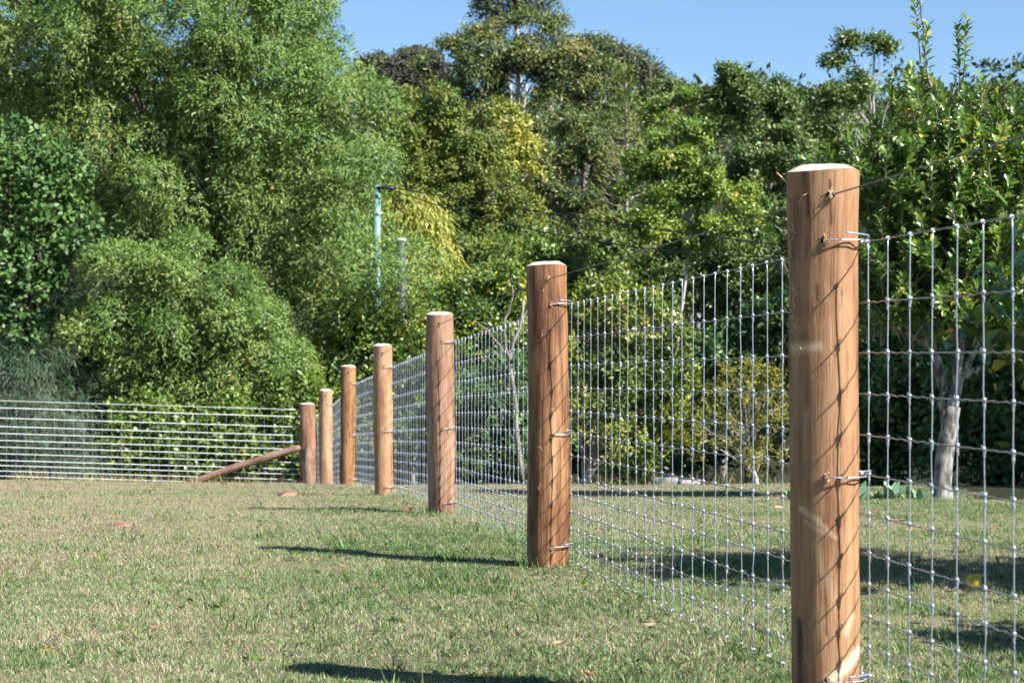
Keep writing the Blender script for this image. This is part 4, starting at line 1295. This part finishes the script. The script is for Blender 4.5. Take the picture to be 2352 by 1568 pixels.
# shaded understorey behind the glossy tree
for lb, dd, lab, mt_, n in [
        ([(2060, 860, 110, 100), (2000, 960, 90, 100), (2100, 980, 110, 90), (1990, 1060, 90, 60)], 24, 'dark shaded bush behind the netting just right of the nearest post', 'broad', 16000),
        ([(2230, 880, 120, 100), (2320, 980, 120, 110), (2220, 1030, 120, 90), (2340, 860, 90, 90)], 23, 'dark shaded bush behind the lichen spotted trunk at the right edge', 'broad', 16000),
        ([(2050, 640, 130, 100), (1980, 740, 120, 90), (2120, 760, 130, 90), (1960, 860, 90, 90)], 29, 'tree standing in shade behind the left half of the glossy leaved tree', 'mid', 24000),
        ([(2260, 620, 140, 110), (2330, 760, 120, 110), (2220, 760, 120, 90), (2360, 500, 90, 100)], 30, 'tree standing in shade behind the right half of the glossy leaved tree', 'mid', 24000),
        ([(2070, 450, 110, 80), (2200, 450, 120, 80), (2330, 440, 100, 80), (2000, 540, 90, 70)], 38, 'tall green tree farther back behind the glossy leaved tree', 'mid', 24000),
        ([(1700, 820, 110, 70), (1800, 800, 90, 90), (1620, 850, 80, 60), (1720, 920, 120, 80), (1800, 1000, 90, 90), (1640, 1010, 100, 70)], 29, 'dark bush in deep shade behind the yellow twiggy shrub', 'broad', 22000),
        ([(1480, 900, 110, 90), (1560, 960, 100, 90), (1380, 1000, 110, 80), (1600, 1050, 80, 50), (1480, 1060, 120, 50), (1300, 960, 90, 110)], 31, 'dark bush behind the red tipped shrub', 'broad', 20000),
        ([(1250, 620, 90, 70), (1330, 640, 80, 70), (1290, 720, 90, 70), (1220, 740, 70, 80), (1340, 780, 80, 70), (1260, 830, 80, 70)], 38, 'dense green bush behind the head of the second post', 'glossy', 28000),
        ([(1100, 620, 100, 60), (1180, 640, 80, 60), (1030, 700, 90, 60)], 42, 'green bush below the broad golden tipped tree', 'conifer', 18000)]:
    tree('background_bush', lab, 'bush', lb, dd, 30, n, .10, .05, M[mt_], M['bark_dark'], None, 10, fill=.5, flat=.7)

# ------------------------------------------------------------------ strappy plants at the foot of the glossy tree
M['agave'] = plain_mat('strappy_leaf', (.13, .24, .10), .4, 0, .25, 8)
M['agave2'] = plain_mat('strappy_leaf_blue', (.16, .27, .17), .4, 0, .25, 8)
def strap_leaf():
    n = 9
    t = np.linspace(0, 1, n)
    wv = .5 * np.array([.35, .62, .85, 1.0, 1.0, .9, .68, .38, .02])
    x = wv; z = t; y = -.18 * t ** 2
    V = np.concatenate([np.stack([-x, y + .12 * x, z], -1), np.stack([0 * x, y, z], -1), np.stack([x, y + .12 * x, z], -1)])
    i = np.arange(n - 1)
    Q = np.concatenate([np.stack([i, i + n, i + n + 1, i + 1], -1), np.stack([i + n, i + 2 * n, i + 2 * n + 1, i + n + 1], -1)])
    return mesh_np('leaf', V, [Q], True)


strap = [strap_leaf(), strap_leaf()]
strap[0].materials.append(M['agave']); strap[1].materials.append(M['agave2'])
for k, (px, hh, wd, nl, blue, lab) in enumerate([(1972, .21, .09, 6, 1, 'broad leaved strappy plant half hidden behind the nearest post'), (2000, .10, .06, 6, 0, 'short bright green strappy plant second from the nearest post'), (2022, .11, .06, 6, 0, 'short bright green strappy plant left of the biggest blue green one'), (2048, .20, .085, 8, 1, 'biggest blue green strappy plant at the foot of the garden bed'), (2090, .17, .06, 4, 0, 'narrow upright strappy plant left of the lichen spotted trunk'), (2112, .13, .06, 5, 1, 'strappy plant nearest to the lichen spotted trunk'), (1820, .14, .07, 5, 0, 'strappy plant just left of the nearest post')]):
    dd = 15.55
    X = (px - CX) / F * dd
    root = empty('strappy_plant', (X, dd, float(ground(X, dd))), rng.uniform(-.5, .5))
    tag(root, lab, 'plant', 'strappy plants below the trees')
    for q in range(nl):
        o = bpy.data.objects.new('leaf', strap[blue]); COL.objects.link(o); o.parent = root
        az = q * 2 * math.pi / nl + rng.uniform(-.3, .3)
        s = hh * rng.uniform(.75, 1.2)
        o.scale = (wd * rng.uniform(.8, 1.2), s, s)
        o.rotation_euler = (rng.uniform(.15, .75), 0, az)
        o.location = (.02 * math.sin(az), -.02 * math.cos(az), -.02)

# ------------------------------------------------------------------ pole, pipe and cables
M['teal'] = plain_mat('green_painted_pole', (.13, .24, .20), .55, .1, .2, 3)
M['pipe'] = plain_mat('dark_grey_pipe', (.07, .08, .09), .5, .2, .2, 5)
M['white'] = plain_mat('white_cap', (.75, .76, .78), .5)
M['cable'] = plain_mat('black_cable', (.012, .012, .02), .5)
d = 34.0
p = W(866, 570, d); g0 = float(ground(p[0], d))
root = empty('power_pole', (p[0], d, g0))
tag(root, 'green painted power pole half hidden in the big feathery tree', 'pole')
zt = W(866, 425, d)[2] - g0
mb = MB(); mb.tube([[0, 0, -.4], [0, 0, zt * .5], [0, 0, zt]], [.085, .078, .072], 16); mb.build('shaft', M['teal'], root)
mb = MB(); zb = W(0, 490, d)[2] - g0
mb.tube([[-.03, -.09, zb], [.12, -.09, zb]], .012, 6); mb.build('step_bolt', M['white'], root)
mb = MB(); za = W(0, 432, d)[2] - g0
mb.tube([[0, -.06, za], [.22, -.06, za], [.34, -.06, za - .01]], [.03, .035, .03], 8); mb.build('cable_bracket', M['cable'], root)
attach = np.array([p[0] + .34, d - .06, g0 + za])
p = W(922, 620, 33.9); g1 = float(ground(p[0], 33.9))
root = empty('vent_pipe', (p[0], 33.9, g1))
tag(root, 'dark vent pipe with white rimmed cap showing above the leaves beside the green pole', 'pipe')
zt = W(0, 548, 33.9)[2] - g1
mb = MB(); mb.tube([[0, 0, -.3], [0, 0, zt - .03]], .085, 16); mb.build('shaft', M['pipe'], root)
mb = MB(); mb.tube([[0, 0, zt - .045], [0, 0, zt - .005], [0, 0, zt]], [.098, .098, .08], 16); mb.build('cap', M['white'], root)


def cable(name, label, a, b_, sag, rad):
    t = np.linspace(0, 1, 40)[:, None]
    P_ = a * (1 - t) + b_ * t
    P_[:, 2] -= sag * 4 * t[:, 0] * (1 - t[:, 0])
    o = a.copy()
    mb = MB(); mb.tube(P_ - o, rad, 6)
    ob = mb.build(name, M['cable'], loc=o)
    tag(ob, label, 'cable', 'cables from the green pole')


cable('power_cable', 'upper black cable running from the green pole to the right', attach, W(2500, 640, 26.0), .12, .013)
cable('power_cable', 'lower sagging black cable running from the green pole to the right', attach - [0, 0, .06], W(2400, 560, 25.0), .62, .012)

# ------------------------------------------------------------------ stone edging at the lawn's far edge
M['stone'] = bark_mat('grey_stone', (.20, .18, .17), (.38, .36, .34), 6)
for k, (px, wd, hh, lab) in enumerate([(1528, .30, .13, 'left block of grey stone edging at the foot of the red tipped shrub'), (1582, .26, .10, 'right block of grey stone edging at the foot of the red tipped shrub')]):
    dd = 22.6
    X = (px - CX) / F * dd; g = float(ground(X, dd))
    nx_, ny_, nz_ = 6, 4, 3
    V, Q = [], []
    import itertools
    bmV = {}
    def vid(i, j, l):
        key = (i, j, l)
        if key not in bmV:
            bmV[key] = len(V)
            V.append([(i / nx_ - .5) * wd + rng.normal(0, .006), (j / ny_ - .5) * .2 + rng.normal(0, .008), l / nz_ * (hh + .05) - .05 + rng.normal(0, .005)])
        return bmV[key]
    for i in range(nx_):
        for j in range(ny_):
            Q.append([vid(i, j, nz_), vid(i + 1, j, nz_), vid(i + 1, j + 1, nz_), vid(i, j + 1, nz_)])
        for l in range(nz_):
            Q.append([vid(i, 0, l), vid(i + 1, 0, l), vid(i + 1, 0, l + 1), vid(i, 0, l + 1)])
            Q.append([vid(i + 1, ny_, l), vid(i, ny_, l), vid(i, ny_, l + 1), vid(i + 1, ny_, l + 1)])
    for j in range(ny_):
        for l in range(nz_):
            Q.append([vid(0, j + 1, l), vid(0, j, l), vid(0, j, l + 1), vid(0, j + 1, l + 1)])
            Q.append([vid(nx_, j, l), vid(nx_, j + 1, l), vid(nx_, j + 1, l + 1), vid(nx_, j, l + 1)])
    ob = link('edging_stone', mesh_np('edging_stone', np.array(V), [np.array(Q)]), M['stone'], loc=(X, dd, g))
    ob.rotation_euler = (0, 0, .06)
    tag(ob, lab, 'stone', 'stone edging')

# tall dry weeds along the foot of the shrubs
def weeds():
    n = 2600
    u = np.concatenate([rng.uniform(.03, .155, n // 2), rng.uniform(-.28, -.12, n // 2)])
    y_ = LAWN_EDGE(u) + rng.normal(.1, .35, n)
    x_ = u * y_
    P_ = np.stack([x_, y_, ground(x_, y_)], -1)
    D_ = norm(np.array([0, 0, 1.]) + rng.normal(0, .45, (n, 3)))
    N_ = norm(np.cross(D_, rand_unit(n)))
    me = leaf_mesh('dry_weeds', P_, D_, N_, rng.uniform(.08, .32, n), rng.uniform(.006, .014, n), rng.random(n))
    tag(link('dry_weeds', me, M['weed']), 'dry grass and weeds along the foot of the shrubs', 'weeds', kind='stuff')


M['weed'] = leaf_mat('weed_blades', [(0, (.10, .15, .04)), (.5, (.30, .27, .13)), (.85, (.45, .36, .22)), (1, (.24, .09, .06))], .6, .2, .25, 1.0)
weeds()

# ------------------------------------------------------------------ things lying on the grass
def at_ground(px, py):
    """where the view ray through a picture point meets the ground"""
    ts = np.linspace(3, 40, 6000)
    P_ = np.outer(ts, W(px, py, 1.0))
    hit = np.nonzero(P_[:, 2] <= ground(P_[:, 0], P_[:, 1]))[0]
    return P_[hit[0]]


M['offcut'] = plain_mat('offcut_bark_side', (.22, .11, .075), .8, 0, .45, 30)
M['offcut_face'] = plain_mat('offcut_cut_side', (.40, .25, .17), .8, 0, .3, 40)


def offcut(px, py, ln, rad, th, rz, tilt, label):
    """half-round slab sawn off a post"""
    p_ = at_ground(px, py)
    n = 12
    a = np.linspace(.25, math.pi - .25, n)
    prof = np.stack([np.cos(a) * rad, np.sin(a) * rad - math.sin(.25) * rad * .9], -1)
    prof[:, 1] *= th / prof[:, 1].max()
    V, Q = [], []
    m = 6
    for i in range(m):
        y_ = (i / (m - 1) - .5) * ln
        for q in prof:
            V.append([q[0] * (1 + .05 * math.sin(i * 2)), y_, max(q[1], 0) + rng.normal(0, .002)])
    Q = [[i * n + j, i * n + j + 1, (i + 1) * n + j + 1, (i + 1) * n + j] for i in range(m - 1) for j in range(n - 1)]
    ob = empty('timber_offcut', (p_[0], p_[1], p_[2] - .004), rz)
    ob.rotation_euler = (tilt, 0, rz)
    tag(ob, label, 'offcut', 'timber offcuts on the lawn')
    link('rounded_face', mesh_np('rounded_face', np.array(V), [np.array(Q)], True), M['offcut'], ob)
    V = np.array(V)
    E1 = V[:n]; E2 = V[-n:]
    VV = np.concatenate([E1, E2])
    caps = [np.array([list(range(n))[::-1], [n + j for j in range(n)]])]
    link('sawn_end', mesh_np('sawn_end', VV * [.999, 1.002, .999], caps), M['offcut_face'], ob)


offcut(666, 1141, .12, .115, .060, .25, .1, 'half round timber offcut lying on the lawn, larger of the two before the corner')
offcut(745, 1140, .10, .085, .036, -.35, 0, 'small flat timber offcut lying on the lawn before the corner, right of the larger one')
offcut(281, 1207, .08, .055, .024, .5, .15, 'pale timber offcut lying alone in the middle of the left lawn')

M['leaf_brown'] = plain_mat('dead_leaf_brown', (0.1, 0.04, 0.022), .7, 0, .3, 30)
M['leaf_tan'] = plain_mat('dead_leaf_tan', (0.3, 0.2, 0.11), .7, 0, .25, 30)
M['leaf_red'] = plain_mat('dead_leaf_red', (.20, .085, .055), .7, 0, .25, 30)
M['leaf_orange'] = plain_mat('dead_leaf_orange', (.28, .145, .05), .7, 0, .25, 30)


def dead_leaf(px, py, ln, wd, mat, rz, curl, lift, label):
    p_ = at_ground(px, py)
    ln *= .62; wd *= .6
    n = 9
    t = np.linspace(0, 1, n)
    hw = wd * .5 * np.sin(np.pi * np.clip(t * .96 + .02, 0, 1)) ** .8
    zc = curl * (t - .5) ** 2 * ln
    V = np.concatenate([np.stack([(t - .5) * ln, -hw, zc + hw * .55], -1), np.stack([(t - .5) * ln, 0 * hw, zc], -1), np.stack([(t - .5) * ln, hw, zc + hw * .55], -1)])
    i = np.arange(n - 1)
    Q = np.concatenate([np.stack([i, i + n, i + n + 1, i + 1], -1), np.stack([i + n, i + 2 * n, i + 2 * n + 1, i + n + 1], -1)])
    ob = link('fallen_leaf', mesh_np('fallen_leaf', V, [Q], True), M[mat], loc=(p_[0], p_[1], p_[2] + .010))
    ob.rotation_euler = (lift, rng.uniform(-.2, .2), rz)
    tag(ob, label, 'leaf', 'fallen leaves on the lawn')


for a in [(933, 1174, .15, .07, 'leaf_brown', .5, 1.2, .9, 'dark brown curled leaf on the lawn left of the third post'),
          (360, 1447, .085, .035, 'leaf_red', .2, .5, .4, 'reddish leaf lying in the left foreground grass'),
          (112, 1500, .10, .028, 'leaf_orange', -.2, .6, .5, 'orange leaf near the bottom left corner'),
          (524, 1497, .05, .022, 'leaf_red', .1, .5, .5, 'small red leaf in the foreground left of centre'),
          (1498, 1441, .11, .03, 'leaf_tan', .25, .8, .4, 'tan curled leaf in front of the netting between the first two posts'),
          (1358, 1553, .08, .03, 'leaf_red', .0, .5, .4, 'reddish leaf at the bottom edge in front of the netting'),
          (790, 1304, .09, .022, 'leaf_tan', -.5, .3, .3, 'thin pale leaf below the shadow of the second post'),
          (2060, 1199, .20, .06, 'leaf_red', .1, .3, .25, 'long reddish leaf on the right lawn beyond the netting'),
          (2092, 1221, .11, .06, 'leaf_orange', -.2, .4, .4, 'left of two orange leaves on the right lawn'),
          (2128, 1222, .13, .06, 'leaf_red', .3, .5, .4, 'right of two orange leaves on the right lawn'),
          (2010, 1180, .12, .05, 'leaf_brown', .6, .9, .7, 'brown curled leaf on the right lawn beside the nearest post'),
          (2330, 1322, .10, .04, 'leaf_orange', 0, .4, .3, 'yellowish leaf in the shade right of the lemon'),
          (1790, 1170, .14, .07, 'leaf_tan', .2, .4, .4, 'tan leaf on the lawn just left of the nearest post'),
          (1283, 1482, .07, .025, 'leaf_tan', .5, .4, .4, 'small tan leaf in the foreground left of the netting'),
          (558, 1330, .07, .03, 'leaf_red', .3, .4, .4, 'small reddish leaf in the middle of the left lawn')]:
    dead_leaf(*a)

# lemon
M['lemon'] = plain_mat('lemon_peel', (.50, .34, .022), .45, 0, .3, 30)
p_ = at_ground(2236, 1352)
n, m = 14, 18
th = np.linspace(0, math.pi, n)
rr = np.sin(th) * (1 - .06 * np.cos(2 * th)); xx = -np.cos(th) * 1.12
xx[0] -= .12; xx[-1] += .16
V = np.array([[xx[i] * .037, rr[i] * .036 * math.cos(a), rr[i] * .036 * math.sin(a)] for i in range(n) for a in np.arange(m) * 2 * math.pi / m])
Q = [[i * m + j, i * m + (j + 1) % m, (i + 1) * m + (j + 1) % m, (i + 1) * m + j] for i in range(n - 1) for j in range(m)]
ob = link('lemon', mesh_np('lemon', V, [np.array(Q)], True), M['lemon'], loc=(p_[0], p_[1], p_[2] + .032))
ob.rotation_euler = (.3, -.5, 1.0)
ob.scale = (.92, .92, .92)
tag(ob, 'yellow lemon lying on the grass behind the netting', 'lemon')
# small broad-leaved weeds and coarse tufts scattered in the turf
Pw, Dw, Lw, Ww, Rw = [], [], [], [], []
for k in range(520):
    y = 4.8 + 17 * rng.random() ** 1.6
    x = rng.uniform(-.29, .29) * y
    if not on_lawn(x, y): continue
    coarse = rng.random() < .6
    nl = int(rng.integers(5, 12))
    for q in range(nl):
        az = rng.uniform(0, 6.28); el = rng.uniform(.5, 1.2) if coarse else rng.uniform(.1, .6)
        px_, py_ = x + rng.normal(0, .02), y + rng.normal(0, .02)
        Pw.append([px_, py_, float(FPROF(py_))]); Dw.append([math.cos(az) * math.cos(el), math.sin(az) * math.cos(el), math.sin(el)])
        Lw.append(rng.uniform(.04, .085) if coarse else rng.uniform(.02, .04)); Ww.append(rng.uniform(.004, .007) if coarse else rng.uniform(.012, .02)); Rw.append(rng.uniform(0, .55))
Pw = np.array(Pw); Pw[:, 2] = ground(Pw[:, 0], Pw[:, 1]) + .004
Dw = norm(np.array(Dw)); n = len(Pw)
Nw = norm(np.array([0, 0, 1.]) + rng.normal(0, .3, (n, 3))); Nw = norm(Nw - (Nw * Dw).sum(-1, keepdims=True) * Dw)
me = leaf_mesh('lawn_weeds', Pw, Dw, Nw, np.array(Lw), np.array(Ww), np.array(Rw))
tag(link('lawn_weeds', me, M['hedge']), 'small green weeds and coarse tufts in the lawn', 'weeds', kind='stuff')
# untrimmed blades at the feet of the posts and under the netting
Pf = []
for (px, d_, ty, dia) in POSTS[:5]:
    a = rng.uniform(0, 6.28, 260); q = dia / 2 + np.abs(rng.normal(0, .035, 260))
    Pf.append(np.stack([(px - CX) / F * d_ + q * np.cos(a), d_ + q * np.sin(a)], -1))
yf = rng.uniform(3, 22, 2600)
Pf.append(np.stack([fx_x(yf) + rng.normal(0, .06, len(yf)), yf], -1))
Pf = np.concatenate(Pf); n = len(Pf)
P_ = np.stack([Pf[:, 0], Pf[:, 1], ground(Pf[:, 0], Pf[:, 1]) - .004], -1)
D_ = norm(np.array([0, 0, 1.]) + rng.normal(0, .5, (n, 3)))
me = leaf_mesh('fence_line_grass', P_, D_, norm(np.cross(D_, rand_unit(n))), rng.uniform(.025, .085, n), rng.uniform(.0025, .0045, n), rng.random(n) * .8)
tag(link('fence_line_grass', me, M['grass']), 'longer untrimmed grass along the foot of the fence', 'grass', kind='stuff')
# dark droppings
M['dung'] = plain_mat('dark_dropping', (.02, .018, .016), .7, 0, .4, 40)


def pebble(px, py, r_, lab):
    p_ = at_ground(px, py)
    n, m = 7, 10
    th = np.linspace(0, math.pi, n)
    V = np.array([[math.sin(t) * math.cos(a) * r_ * (1 + .15 * math.sin(3 * a + t)), math.sin(t) * math.sin(a) * r_ * .9, math.cos(t) * r_ * .8] for t in th for a in np.arange(m) * 2 * math.pi / m])
    Q = [[i * m + j, i * m + (j + 1) % m, (i + 1) * m + (j + 1) % m, (i + 1) * m + j] for i in range(n - 1) for j in range(m)]
    ob = link('dark_dropping', mesh_np('dark_dropping', V, [np.array(Q)], True), M['dung'], loc=(p_[0], p_[1], p_[2] + r_ * .5 + .006))
    tag(ob, lab, 'dropping', 'dark droppings on the foreground grass')


pebble(489, 1547, .010, 'round dark dropping alone near the bottom edge')
pebble(668, 1508, .009, 'upper dark dropping beside the tip of the nearest shadow')
pebble(678, 1524, .008, 'lower dark dropping beside the tip of the nearest shadow')
print('LEAVES', NLEAF[0])
